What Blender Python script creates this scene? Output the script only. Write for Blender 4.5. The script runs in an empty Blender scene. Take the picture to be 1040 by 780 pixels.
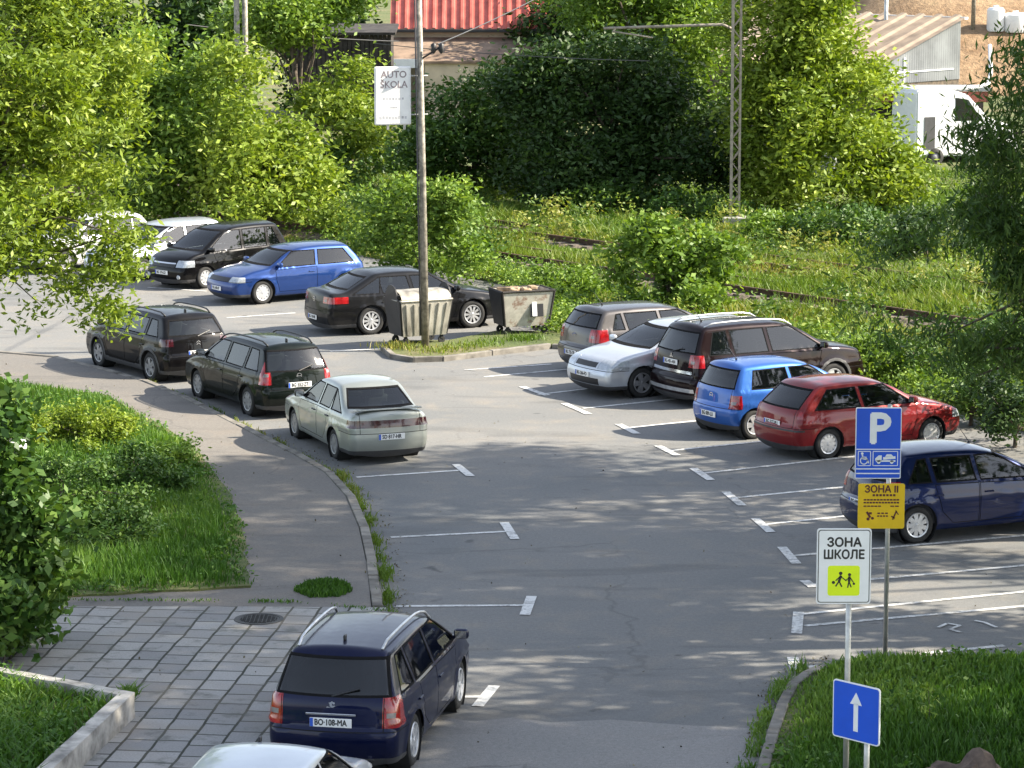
import bpy, bmesh, math, random
import numpy as np
from mathutils import Vector, Matrix
R = math.radians
random.seed(7)
rng = np.random.default_rng(11)
SC = bpy.context.scene
COL = SC.collection

# ------------------------------------------------------------------ camera
F_PX = 3100.0; CAM_H = 10.5; PITCH = R(9.0)
cam_d = bpy.data.cameras.new('camera'); cam = bpy.data.objects.new('camera', cam_d); COL.objects.link(cam)
cam.location = (0, 0, CAM_H); cam.rotation_euler = (math.pi/2 - PITCH, 0, 0)
cam_d.sensor_width = 36; cam_d.lens = 36*F_PX/1040; cam_d.clip_start = 0.5; cam_d.clip_end = 3000
SC.camera = cam

# ------------------------------------------------------------------ light
SUN_EL = 35.0; SUN_AZ = 2.0      # azimuth measured from +X towards +Y
w = bpy.data.worlds.new('World'); SC.world = w; w.use_nodes = True
nt = w.node_tree; nt.nodes.clear()
sky = nt.nodes.new('ShaderNodeTexSky'); sky.sky_type = 'NISHITA'; sky.sun_disc = False
sky.sun_elevation = R(SUN_EL); sky.sun_rotation = R(90 - SUN_AZ)
sky.air_density = 1.0; sky.dust_density = 1.0; sky.ozone_density = 1.6
bg = nt.nodes.new('ShaderNodeBackground'); bg.inputs[1].default_value = 0.12
wo = nt.nodes.new('ShaderNodeOutputWorld')
hs_ = nt.nodes.new('ShaderNodeHueSaturation'); hs_.inputs['Saturation'].default_value = 0.55
nt.links.new(sky.outputs[0], hs_.inputs['Color']); nt.links.new(hs_.outputs[0], bg.inputs[0]); nt.links.new(bg.outputs[0], wo.inputs[0])
sd = bpy.data.lights.new('sun', 'SUN'); sd.energy = 5.0; sd.angle = R(0.6); sd.color = (1.0, 0.90, 0.74)
sun = bpy.data.objects.new('sun', sd); COL.objects.link(sun)
sv = Vector((math.cos(R(SUN_EL))*math.cos(R(SUN_AZ)), math.cos(R(SUN_EL))*math.sin(R(SUN_AZ)), math.sin(R(SUN_EL))))
sun.rotation_euler = sv.to_track_quat('Z', 'Y').to_euler(); sun.location = (40, 40, 40)
vs = SC.view_settings; vs.view_transform = 'Standard'; vs.look = 'None'; vs.gamma = 1; vs.exposure = 1.55
SC.render.engine = 'CYCLES'; SC.cycles.max_bounces = 8; SC.cycles.transparent_max_bounces = 12

# ------------------------------------------------------------------ helpers
def G(px, py, z=0.0):
    """ground point seen at photo pixel (px,py) on the plane z"""
    d = Vector(((px-520)/F_PX, 1.0, -(py-390)/F_PX))
    c, s = math.cos(PITCH), math.sin(PITCH)
    v = Vector((d.x, d.y*c + d.z*s, -d.y*s + d.z*c))
    t = (z-CAM_H)/v.z
    return Vector((v.x*t, v.y*t, z))

def at(px, py, Y):
    d = Vector(((px-520)/F_PX, 1.0, -(py-390)/F_PX))
    c, s = math.cos(PITCH), math.sin(PITCH)
    v = Vector((d.x, d.y*c + d.z*s, -d.y*s + d.z*c))
    t = Y/v.y
    return Vector((v.x*t, Y, CAM_H+v.z*t))

def tag(o, label=None, cat=None, group=None, kind=None):
    if label: o['label'] = label
    if cat: o['category'] = cat
    if group: o['group'] = group
    if kind: o['kind'] = kind
    return o

def empty(name, loc=(0, 0, 0), rz=0.0):
    o = bpy.data.objects.new(name, None); COL.objects.link(o)
    o.location = loc; o.rotation_euler = (0, 0, rz); o.empty_display_size = 0.3
    return o

def link(name, bm, mat, parent=None, smooth=False, mats=None):
    me = bpy.data.meshes.new(name)
    bm.to_mesh(me); bm.free()
    if mats:
        for m in mats: me.materials.append(m)
    else: me.materials.append(mat)
    if smooth:
        me.polygons.foreach_set('use_smooth', [True]*len(me.polygons))
    o = bpy.data.objects.new(name, me); COL.objects.link(o)
    if parent: o.parent = parent
    return o

def autosmooth(o, ang=35):
    me = o.data
    bm = bmesh.new(); bm.from_mesh(me)
    for e in bm.edges:
        if len(e.link_faces) == 2 and e.calc_face_angle(0) > R(ang): e.smooth = False
    bm.to_mesh(me); bm.free()
    me.polygons.foreach_set('use_smooth', [True]*len(me.polygons))

def np_mesh(name, V, Fq, mat, parent=None, attr=None, smooth=False):
    """V (n,3), Fq (m,k) all the same k"""
    me = bpy.data.meshes.new(name)
    n, m, k = len(V), len(Fq), Fq.shape[1]
    me.vertices.add(n); me.vertices.foreach_set('co', np.ascontiguousarray(V, dtype=np.float32).ravel())
    me.loops.add(m*k); me.loops.foreach_set('vertex_index', np.ascontiguousarray(Fq, dtype=np.int32).ravel())
    me.polygons.add(m); me.polygons.foreach_set('loop_start', np.arange(0, m*k, k, dtype=np.int32))
    me.polygons.foreach_set('loop_total', np.full(m, k, dtype=np.int32))
    if smooth: me.polygons.foreach_set('use_smooth', np.ones(m, dtype=bool))
    me.update(calc_edges=True)
    if attr is not None:
        a = me.attributes.new('tone', 'FLOAT', 'FACE'); a.data.foreach_set('value', attr.astype(np.float32))
    me.materials.append(mat)
    o = bpy.data.objects.new(name, me); COL.objects.link(o)
    if parent: o.parent = parent
    return o

def box(bm, c, s, rz=0, ry=0, rx=0, bev=0):
    r = bmesh.ops.create_cube(bm, size=1.0)
    vs_ = r['verts']
    M = Matrix.Translation(c) @ Matrix.Rotation(rz, 4, 'Z') @ Matrix.Rotation(ry, 4, 'Y') @ Matrix.Rotation(rx, 4, 'X') @ Matrix.Diagonal((s[0], s[1], s[2], 1))
    if bev:
        bmesh.ops.scale(bm, vec=s, verts=vs_)
        es = list({e for v in vs_ for e in v.link_edges})
        rr = bmesh.ops.bevel(bm, geom=es, offset=bev, segments=2, affect='EDGES', profile=0.5)
        vs_ = list({v for f in rr['faces'] for v in f.verts} | {v for v in vs_ if v.is_valid})
        M = Matrix.Translation(c) @ Matrix.Rotation(rz, 4, 'Z') @ Matrix.Rotation(ry, 4, 'Y') @ Matrix.Rotation(rx, 4, 'X')
    bmesh.ops.transform(bm, matrix=M, verts=vs_)
    return vs_

def tube(bm, pts, rad, seg=8, cap=True):
    """pts list of Vector, rad scalar or list"""
    pts = [Vector(p) for p in pts]
    rads = rad if isinstance(rad, (list, tuple)) else [rad]*len(pts)
    rings = []
    prev = None
    for i, p in enumerate(pts):
        d = (pts[min(i+1, len(pts)-1)] - pts[max(i-1, 0)]).normalized()
        if prev is None:
            a = Vector((0, 0, 1)) if abs(d.z) < 0.9 else Vector((1, 0, 0))
            x = d.cross(a).normalized()
        else:
            x = (prev - d*prev.dot(d)).normalized()
        prev = x; y = d.cross(x)
        rings.append([bm.verts.new(p + (x*math.cos(2*math.pi*k/seg) + y*math.sin(2*math.pi*k/seg))*rads[i]) for k in range(seg)])
    for a, b in zip(rings, rings[1:]):
        for k in range(seg):
            bm.faces.new((a[k], a[(k+1) % seg], b[(k+1) % seg], b[k]))
    if cap:
        bm.faces.new(rings[0][::-1]); bm.faces.new(rings[-1])

def lathe(bm, prof, seg=28, axis='Y', c=(0, 0, 0)):
    """prof: list of (r, t) with t along the axis; closed open-ended"""
    rings = []
    for r, t in prof:
        ring = []
        for k in range(seg):
            a = 2*math.pi*k/seg
            if axis == 'Y': p = (r*math.cos(a), t, r*math.sin(a))
            elif axis == 'Z': p = (r*math.cos(a), r*math.sin(a), t)
            else: p = (t, r*math.cos(a), r*math.sin(a))
            ring.append(bm.verts.new(Vector(p)+Vector(c)))
        rings.append(ring)
    for a, b in zip(rings, rings[1:]):
        for k in range(seg):
            bm.faces.new((a[k], a[(k+1) % seg], b[(k+1) % seg], b[k]))
    return rings

def prism(bm, pts, z0, z1):
    """pts 2D list (x,y) -> prism"""
    a = [bm.verts.new((p[0], p[1], z0)) for p in pts]
    b = [bm.verts.new((p[0], p[1], z1)) for p in pts]
    n = len(pts)
    bm.faces.new(a[::-1]); bm.faces.new(b)
    for i in range(n):
        bm.faces.new((a[i], a[(i+1) % n], b[(i+1) % n], b[i]))
    bmesh.ops.recalc_face_normals(bm, faces=bm.faces)

def text_mesh(name, txt, size, mat, parent, M, depth=0.0015, align='CENTER', sx=1.0, bold=0.0):
    """lettering as a mesh; bold = stroke thickening by shifted copies"""
    cu = bpy.data.curves.new('t', 'FONT'); cu.body = txt; cu.size = size; cu.align_x = align; cu.align_y = 'CENTER'
    cu.extrude = depth; cu.resolution_u = 3
    tmp = bpy.data.objects.new('t', cu); COL.objects.link(tmp)
    dg = bpy.context.evaluated_depsgraph_get(); dg.update()
    me = bpy.data.meshes.new_from_object(tmp.evaluated_get(dg))
    bpy.data.objects.remove(tmp)
    if bold:
        bm = bmesh.new()
        for i_, (ox, oy) in enumerate(((0, 0), (-1, 0), (1, 0), (0, -1), (0, 1))):
            t_ = me.copy(); t_.transform(Matrix.Translation((ox*bold, oy*bold, i_*0.0002))); bm.from_mesh(t_); bpy.data.meshes.remove(t_)
        bm.to_mesh(me); bm.free()
    me.transform(M @ Matrix.Diagonal((sx, 1, 1, 1)))
    me.name = name; me.materials.clear(); me.materials.append(mat)
    o = bpy.data.objects.new(name, me); COL.objects.link(o); o.parent = parent
    return o

# ------------------------------------------------------------------ materials
def mat_base(name):
    m = bpy.data.materials.new(name); m.use_nodes = True
    nt = m.node_tree; nt.nodes.clear()
    out = nt.nodes.new('ShaderNodeOutputMaterial')
    b = nt.nodes.new('ShaderNodeBsdfPrincipled'); nt.links.new(b.outputs[0], out.inputs[0])
    return m, nt, b, out

def N(nt, typ, **kw):
    n = nt.nodes.new(typ)
    for k, v in kw.items():
        if k.startswith('i_'):
            key = k[2:]; n.inputs[int(key) if key.isdigit() else key.replace('_', ' ')].default_value = v
        else: setattr(n, k, v)
    return n

def ramp(nt, fac, stops):
    r = nt.nodes.new('ShaderNodeValToRGB')
    el = r.color_ramp.elements
    while len(el) > 1: el.remove(el[-1])
    el[0].position = stops[0][0]; el[0].color = (*stops[0][1], 1)
    for p, c in stops[1:]:
        e = el.new(p); e.color = (*c, 1)
    nt.links.new(fac, r.inputs[0])
    return r.outputs[0]

def noise(nt, scale, detail=4, rough=0.55, coord='Object', stretch=None, dist=0.0):
    tc = nt.nodes.new('ShaderNodeTexCoord')
    src = tc.outputs[coord]
    if stretch:
        mp = nt.nodes.new('ShaderNodeMapping'); mp.inputs['Scale'].default_value = stretch
        nt.links.new(src, mp.inputs[0]); src = mp.outputs[0]
    n = N(nt, 'ShaderNodeTexNoise', i_Scale=scale, i_Detail=detail, i_Roughness=rough, i_Distortion=dist)
    nt.links.new(src, n.inputs['Vector'])
    return n.outputs[0]

def mixc(nt, fac, a, b, mode='MIX'):
    m = nt.nodes.new('ShaderNodeMix'); m.data_type = 'RGBA'; m.blend_type = mode
    for idx, v in ((0, fac), (6, a), (7, b)):
        if isinstance(v, (float, int)): m.inputs[idx].default_value = v
        elif isinstance(v, tuple): m.inputs[idx].default_value = (*v, 1)
        else: nt.links.new(v, m.inputs[idx])
    return m.outputs[2]

def bump(nt, b, h, strength=0.3, dist=0.02):
    bn = N(nt, 'ShaderNodeBump', i_Strength=strength, i_Distance=dist)
    nt.links.new(h, bn.inputs['Height']); nt.links.new(bn.outputs[0], b.inputs['Normal'])

def simple(name, c, rough=0.6, metal=0.0, var=0.12, scale=6.0, spec=0.5, coat=0.0, bmp=0.0, emit=None):
    m, nt, b, out = mat_base(name)
    n = noise(nt, scale, 5)
    lo = tuple(max(0, x*(1-var*1.6)) for x in c); hi = tuple(min(1, x*(1+var)) for x in c)
    nt.links.new(ramp(nt, n, [(0.3, lo), (0.7, hi)]), b.inputs['Base Color'])
    b.inputs['Roughness'].default_value = rough; b.inputs['Metallic'].default_value = metal
    b.inputs['Specular IOR Level'].default_value = spec
    b.inputs['Coat Weight'].default_value = coat; b.inputs['Coat Roughness'].default_value = 0.05
    if bmp: bump(nt, b, n, bmp, 0.02)
    return m

def paint(name, c, metal=0.45, rough=0.32, dust=0.25):
    m, nt, b, out = mat_base(name)
    n = noise(nt, 2.2, 6, 0.65)
    n2 = noise(nt, 900, 1)
    base = mixc(nt, ramp(nt, n2, [(0.4, (0, 0, 0)), (0.6, (.2,)*3)]), c, tuple(min(1, x*1.4+0.002) for x in c))
    f = ramp(nt, n, [(0.5, (0.0,)*3), (0.78, (dust*0.35,)*3)])
    nt.links.new(mixc(nt, f, base, (0.20, 0.18, 0.15)), b.inputs['Base Color'])
    rr = N(nt, 'ShaderNodeMath', operation='MULTIPLY_ADD', i_1=0.35, i_2=rough-0.12)
    nt.links.new(n, rr.inputs[0]); nt.links.new(rr.outputs[0], b.inputs['Roughness'])
    b.inputs['Metallic'].default_value = metal; b.inputs['Specular IOR Level'].default_value = 0.05 if max(c) < 0.05 else 0.15
    b.inputs['Coat Weight'].default_value = 0.5 if max(c) < 0.05 else 0.8; b.inputs['Coat Roughness'].default_value = 0.03
    return m

def glass_mat(name, tint=(0.25, 0.30, 0.30), dark=0.5):
    m = bpy.data.materials.new(name); m.use_nodes = True
    nt = m.node_tree; nt.nodes.clear()
    out = nt.nodes.new('ShaderNodeOutputMaterial')
    tr = N(nt, 'ShaderNodeBsdfTransparent'); tr.inputs[0].default_value = (*tint, 1)
    gl = N(nt, 'ShaderNodeBsdfGlossy', i_Roughness=0.03)
    dk = N(nt, 'ShaderNodeBsdfDiffuse'); dk.inputs[0].default_value = (0.006, 0.008, 0.010, 1)
    m1 = N(nt, 'ShaderNodeMixShader', i_0=dark); nt.links.new(tr.outputs[0], m1.inputs[1]); nt.links.new(dk.outputs[0], m1.inputs[2])
    fr = N(nt, 'ShaderNodeFresnel', i_IOR=1.75)
    m2 = N(nt, 'ShaderNodeMixShader'); nt.links.new(fr.outputs[0], m2.inputs[0])
    nt.links.new(m1.outputs[0], m2.inputs[1]); nt.links.new(gl.outputs[0], m2.inputs[2])
    nt.links.new(m2.outputs[0], out.inputs[0])
    return m

def leaf_mat(name, stops, trans=0.45, rough=0.5):
    """stops: colours over the per-leaf 'tone' value; trans share of translucency"""
    m = bpy.data.materials.new(name); m.use_nodes = True
    nt = m.node_tree; nt.nodes.clear()
    out = nt.nodes.new('ShaderNodeOutputMaterial')
    at_ = N(nt, 'ShaderNodeAttribute', attribute_name='tone')
    c = ramp(nt, at_.outputs['Fac'], stops)
    b = N(nt, 'ShaderNodeBsdfPrincipled', i_Roughness=rough); b.inputs['Specular IOR Level'].default_value = 0.3
    nt.links.new(c, b.inputs['Base Color'])
    t = N(nt, 'ShaderNodeBsdfTranslucent')
    hs = N(nt, 'ShaderNodeMix', data_type='RGBA', blend_type='MULTIPLY'); hs.inputs[0].default_value = 1.0
    hs.inputs[7].default_value = (1.0, 1.0, 0.35, 1)
    nt.links.new(c, hs.inputs[6]); nt.links.new(hs.outputs[2], t.inputs[0])
    mx = N(nt, 'ShaderNodeMixShader', i_0=trans)
    nt.links.new(b.outputs[0], mx.inputs[1]); nt.links.new(t.outputs[0], mx.inputs[2]); nt.links.new(mx.outputs[0], out.inputs[0])
    return m

def asphalt(name, c1, c2, dirt, crack=0.0, stretch=None):
    m, nt, b, out = mat_base(name)
    big = noise(nt, 0.16, 4, 0.55, dist=0.6)
    mid = noise(nt, 1.1, 6, 0.65, dist=0.4)
    fine = noise(nt, 55, 3, 0.7)
    col = mixc(nt, ramp(nt, big, [(0.38, (0, 0, 0)), (0.62, (1, 1, 1))]), c1, c2)
    col = mixc(nt, ramp(nt, mid, [(0.5, (0, 0, 0)), (0.72, (0.6,)*3)]), col, dirt)
    col = mixc(nt, 0.55, col, ramp(nt, fine, [(0.3, (0.55,)*3), (0.5, (1.0,)*3), (0.72, (1.35,)*3)]), 'MULTIPLY')
    st_ = noise(nt, 0.55, 5, 0.6, stretch=(0.45, 1.5, 1), dist=0.8)
    col = mixc(nt, ramp(nt, st_, [(0.56, (0, 0, 0)), (0.66, (0.45,)*3)]), col, tuple(x*0.62 for x in c1))
    agg = noise(nt, 16, 4, 0.8)
    col = mixc(nt, 0.5, col, ramp(nt, agg, [(0.35, (0.74,)*3), (0.65, (1.2,)*3)]), 'MULTIPLY')
    if crack:
        tc = nt.nodes.new('ShaderNodeTexCoord')
        nz = N(nt, 'ShaderNodeTexNoise', i_Scale=0.9, i_Detail=6); nt.links.new(tc.outputs['Object'], nz.inputs['Vector'])
        add = N(nt, 'ShaderNodeVectorMath', operation='MULTIPLY_ADD'); add.inputs[1].default_value = (1.6, 1.6, 0)
        nt.links.new(nz.outputs['Color'], add.inputs[0]); nt.links.new(tc.outputs['Object'], add.inputs[2])
        vo = N(nt, 'ShaderNodeTexVoronoi', feature='DISTANCE_TO_EDGE', i_Scale=0.16); nt.links.new(add.outputs[0], vo.inputs['Vector'])
        msk = noise(nt, 0.22, 3)
        cr = ramp(nt, vo.outputs['Distance'], [(0.0, (1, 1, 1)), (0.002, (1, 1, 1)), (0.006, (0, 0, 0))])
        mk = ramp(nt, msk, [(0.47, (0, 0, 0)), (0.53, (crack,)*3)])
        f = mixc(nt, 1.0, cr, mk, 'MULTIPLY')
        col = mixc(nt, f, col, (0.055, 0.055, 0.055))
        # small dark spots and stains
        st = N(nt, 'ShaderNodeTexVoronoi', i_Scale=0.8); nt.links.new(add.outputs[0], st.inputs['Vector'])
        sp = ramp(nt, st.outputs['Distance'], [(0.0, (.7,)*3), (0.06, (0.45,)*3), (0.1, (0, 0, 0))])
        col = mixc(nt, sp, col, (0.05, 0.05, 0.052))
    nt.links.new(col, b.inputs['Base Color'])
    b.inputs['Roughness'].default_value = 0.85; b.inputs['Specular IOR Level'].default_value = 0.25
    bump(nt, b, fine, 0.35, 0.01)
    return m

M = {}
M['asphalt'] = asphalt('asphalt', (0.158, 0.163, 0.163), (0.195, 0.193, 0.186), (0.25, 0.225, 0.19), 0.32)
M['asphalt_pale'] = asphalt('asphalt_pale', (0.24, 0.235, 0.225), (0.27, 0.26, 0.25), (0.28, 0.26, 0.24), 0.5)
M['walk'] = asphalt('walk', (0.150, 0.143, 0.133), (0.185, 0.172, 0.155), (0.21, 0.18, 0.15), 0.35)
m, nt, b, out = mat_base('line')
n1 = noise(nt, 9, 6, 0.75); n2 = noise(nt, 0.9, 3); n3 = noise(nt, 60, 2)
add_ = N(nt, 'ShaderNodeMath', operation='MULTIPLY_ADD', i_1=0.55); nt.links.new(n2, add_.inputs[0]); nt.links.new(n1, add_.inputs[2])
wc = mixc(nt, ramp(nt, add_.outputs[0], [(0.74, (0,)*3), (0.92, (0.85,)*3)]), (0.66, 0.66, 0.64), (0.20, 0.20, 0.195))
nt.links.new(mixc(nt, 0.5, wc, ramp(nt, n3, [(0.3, (0.7,)*3), (0.6, (1.1,)*3)]), 'MULTIPLY'), b.inputs['Base Color']); b.inputs['Roughness'].default_value = 0.8
M['line'] = m
M['kerb'] = simple('kerb', (0.20, 0.185, 0.16), 0.9, var=0.35, scale=3, bmp=0.5)
M['concrete'] = simple('concrete', (0.42, 0.40, 0.36), 0.9, var=0.35, scale=4, bmp=0.5)
M['black'] = simple('black_plastic', (0.018, 0.018, 0.02), 0.45, var=0.1)
M['frame'] = simple('window_rubber', (0.010, 0.010, 0.011), 0.85, var=0.1, spec=0.1)
M['rev_lamp'] = simple('reversing_lamp', (0.22, 0.20, 0.20), 0.2, var=0.2, coat=.6)
M['trim'] = simple('grey_plastic', (0.05, 0.05, 0.053), 0.6, var=0.15)
M['rubber'] = simple('rubber', (0.022, 0.022, 0.022), 0.85, var=0.3)
M['under'] = simple('underbody', (0.012, 0.012, 0.012), 0.9)
M['inside'] = simple('cabin_cloth', (0.035, 0.035, 0.04), 0.9)
M['seat'] = simple('seat_cloth', (0.16, 0.16, 0.165), 0.9)
M['chrome'] = simple('chrome', (0.75, 0.75, 0.76), 0.15, metal=1.0, var=0.05)
M['alloy'] = simple('alloy', (0.62, 0.63, 0.65), 0.32, metal=0.6, var=0.15)
M['alloy_dull'] = simple('alloy_dull', (0.30, 0.30, 0.31), 0.45, metal=0.5, var=0.3)
M['white_plate'] = simple('plate_white', (0.80, 0.80, 0.78), 0.4, var=0.04)
M['ink'] = simple('ink', (0.02, 0.02, 0.02), 0.5, var=0.0)
M['plate_blue'] = simple('plate_blue', (0.03, 0.10, 0.5), 0.4, var=0.0)
M['red_lamp'] = simple('red_lamp', (0.32, 0.008, 0.010), 0.15, var=0.3, scale=9, coat=1.0)
M['dark_lamp'] = simple('dark_red_lamp', (0.05, 0.003, 0.006), 0.15, var=0.2, scale=9, coat=1.0)
M['orange_lamp'] = simple('orange_lamp', (0.7, 0.2, 0.02), 0.2, var=0.1, coat=1.0)
M['clear_lamp'] = simple('clear_lamp', (0.42, 0.46, 0.50), 0.12, metal=0.3, var=0.18, scale=16, coat=1.0)
M['glass'] = glass_mat('car_glass', (0.40, 0.46, 0.46), 0.35)
M['glass_dark'] = glass_mat('privacy_glass', (0.12, 0.14, 0.15), 0.6)
M['steel'] = simple('galvanised', (0.50, 0.50, 0.48), 0.45, metal=0.7, var=0.2)
M['pole'] = simple('pole_paint', (0.27, 0.245, 0.20), 0.6, var=0.4, scale=8, metal=0.2)
M['bark'] = simple('bark', (0.10, 0.08, 0.06), 0.95, var=0.4, scale=9, bmp=0.8)
M['sign_blue'] = simple('sign_blue', (0.01, 0.09, 0.62), 0.35, var=0.06, scale=3)
M['sign_white'] = simple('sign_white', (0.80, 0.81, 0.82), 0.4, var=0.04)
M['sign_yellow'] = simple('sign_yellow', (0.80, 0.52, 0.01), 0.4, var=0.05)
M['sign_lime'] = simple('sign_lime', (0.72, 0.90, 0.01), 0.4, var=0.03)
M['sign_back'] = simple('sign_back', (0.35, 0.36, 0.37), 0.5, metal=0.5)
# ------------------------------------------------------------------ ground
def polyG(px, z=0.0): return [tuple(G(x, y, z))[:2] for x, y in px]

def slab(name, pts, z0, z1, mat, bev=0.0):
    bm = bmesh.new(); prism(bm, pts, z0, z1)
    return link(name, bm, mat)

def sheet(name, pts, z, mat, cut=0):
    bm = bmesh.new(); vs_ = [bm.verts.new((p[0], p[1], z)) for p in pts]; f = bm.faces.new(vs_)
    if f.normal.z < 0: f.normal_flip()
    bm.normal_update()
    for f in bm.faces:
        if f.normal.z < 0: f.normal_flip()
    return link(name, bm, mat)

def strip_line(bm, a, b, wd, z):
    a = Vector(a[:2]); b = Vector(b[:2]); d = (b-a).normalized(); n = Vector((-d.y, d.x))*wd/2
    f = bm.faces.new([bm.verts.new((p.x, p.y, z)) for p in (a-n, b-n, b+n, a+n)])
    f.normal_update()
    if f.normal.z < 0: f.normal_flip()

# soil / wild ground sheet to the horizon
m, nt, b, out = mat_base('soil')
n1 = noise(nt, 0.35, 6, 0.6); n2 = noise(nt, 6, 5, 0.7)
c = ramp(nt, n1, [(0.35, (0.055, 0.085, 0.02)), (0.5, (0.10, 0.12, 0.035)), (0.68, (0.17, 0.14, 0.07))])
nt.links.new(mixc(nt, 0.5, c, ramp(nt, n2, [(0.3, (0.5,)*3), (0.7, (1.4,)*3)]), 'MULTIPLY'), b.inputs['Base Color'])
b.inputs['Roughness'].default_value = 0.95; bump(nt, b, n2, 0.8, 0.08)
M['soil'] = m
m, nt, b, out = mat_base('dry_hill')
n1 = noise(nt, 0.5, 6, 0.7); n2 = noise(nt, 3, 5, 0.7)
c = ramp(nt, n1, [(0.35, (0.20, 0.12, 0.06)), (0.6, (0.34, 0.23, 0.13)), (0.75, (0.16, 0.14, 0.06))])
nt.links.new(mixc(nt, 0.6, c, ramp(nt, n2, [(0.3, (0.5,)*3), (0.7, (1.3,)*3)]), 'MULTIPLY'), b.inputs['Base Color'])
b.inputs['Roughness'].default_value = 0.95; bump(nt, b, n2, 0.8, 0.2)
M['dry'] = m

bm = bmesh.new()
gx = np.r_[np.linspace(-900, -60, 12), np.linspace(-50, 50, 51), np.linspace(60, 900, 12)]
gy = np.r_[np.linspace(-60, 60, 9), np.linspace(64, 200, 50), np.linspace(215, 1500, 16)]
gv = [[bm.verts.new((x, y, -0.06)) for x in gx] for y in gy]
for i in range(len(gy)-1):
    for j in range(len(gx)-1): bm.faces.new((gv[i][j], gv[i][j+1], gv[i+1][j+1], gv[i+1][j]))
tag(link('ground', bm, M['soil'], None, True), kind='structure')

# edge of the car park towards the wild meadow (photo pixels, left to right)
MB = [(-260, 232), (60, 226), (150, 224), (240, 228), (310, 240), (380, 262), (450, 276), (520, 290), (552, 318), (565, 345), (640, 348), (700, 345), (790, 352), (850, 368), (900, 392), (950, 413), (1000, 429), (1080, 447), (1300, 510)]
road_px = [(-600, 1300), (-600, 232)] + MB + [(1600, 700), (1600, 1300)]
tag(sheet('car_park_asphalt', polyG(road_px), 0.0, M['asphalt']), kind='structure')
# paler resurfaced strip at the bottom
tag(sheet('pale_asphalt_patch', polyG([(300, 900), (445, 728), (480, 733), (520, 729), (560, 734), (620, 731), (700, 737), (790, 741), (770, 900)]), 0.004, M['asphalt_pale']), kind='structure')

# meadow slab (raised a little, uneven edge)
mb_far = [(3000/1, 100)]
MBp = polyG(MB)
m2 = [(-70, 88), (-70, 320), (90, 320), (60, 30)]
def dens(pts, step, amp):
    out = []
    for a, b in zip(pts, pts[1:]):
        a = Vector(a); b = Vector(b); n = max(1, int((b-a).length/step))
        for k in range(n):
            p = a.lerp(b, k/n); out.append((p.x+random.uniform(-amp, amp), p.y+random.uniform(-amp, amp)))
    out.append(tuple(pts[-1])); return out
edge = dens(MBp, 0.5, 0.10)
tag(slab('meadow_soil', edge+[(60, 36), (90, 320), (-90, 320), (-70, MBp[0][1])], -0.3, 0.07, M['soil']), kind='structure')

# ---------------- left pavement
KL = [(-260, 352), (0, 357), (60, 362), (100, 372), (150, 386), (190, 402), (228, 421), (265, 440), (305, 460), (338, 479), (360, 503), (374, 535), (382, 570), (386, 600), (388, 616)]
walk_px = KL + [(250, 616), (-300, 616), (-300, 352)]
KLp = polyG(KL, 0.12)
def off_poly(pts, d):
    out = []
    P = [Vector(p) for p in pts]
    for i, p in enumerate(P):
        t = (P[min(i+1, len(P)-1)]-P[max(i-1, 0)]).normalized()
        out.append(p+Vector((t.y, -t.x))*d)
    return [tuple(v) for v in out]
KLi = off_poly(KLp, 0.16)
tag(slab('pavement', KLi+polyG([(250, 616), (-300, 616)], .12), -0.2, 0.115, M['walk']), kind='structure')

def kerb_run(pts, wd, z1, name, side=1, step=1.0, mat='kerb', gap=0.012):
    """kerb stones along a polyline, each a stone in one mesh"""
    P = dens(pts, step, 0.0)
    bm = bmesh.new()
    for a, b in zip(P, P[1:]):
        a = Vector(a); b = Vector(b)
        if (b-a).length < 0.1: continue
        d = (b-a).normalized(); n = Vector((d.y, -d.x))*side
        a2 = a+d*gap; b2 = b-d*gap
        dz = random.uniform(-0.012, 0.012); o = n*random.uniform(-0.012, 0.012)
        q = [a2+o, b2+o, b2+n*wd+o, a2+n*wd+o]
        prism(bm, [(v.x, v.y) for v in q], -0.1, z1+dz)
    es = [e for e in bm.edges]
    bmesh.ops.bevel(bm, geom=es, offset=0.012, segments=1, affect='EDGES')
    return tag(link(name, bm, M[mat]), kind='structure')
kerb_run(KLp, 0.155, 0.135, 'kerb')

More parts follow.
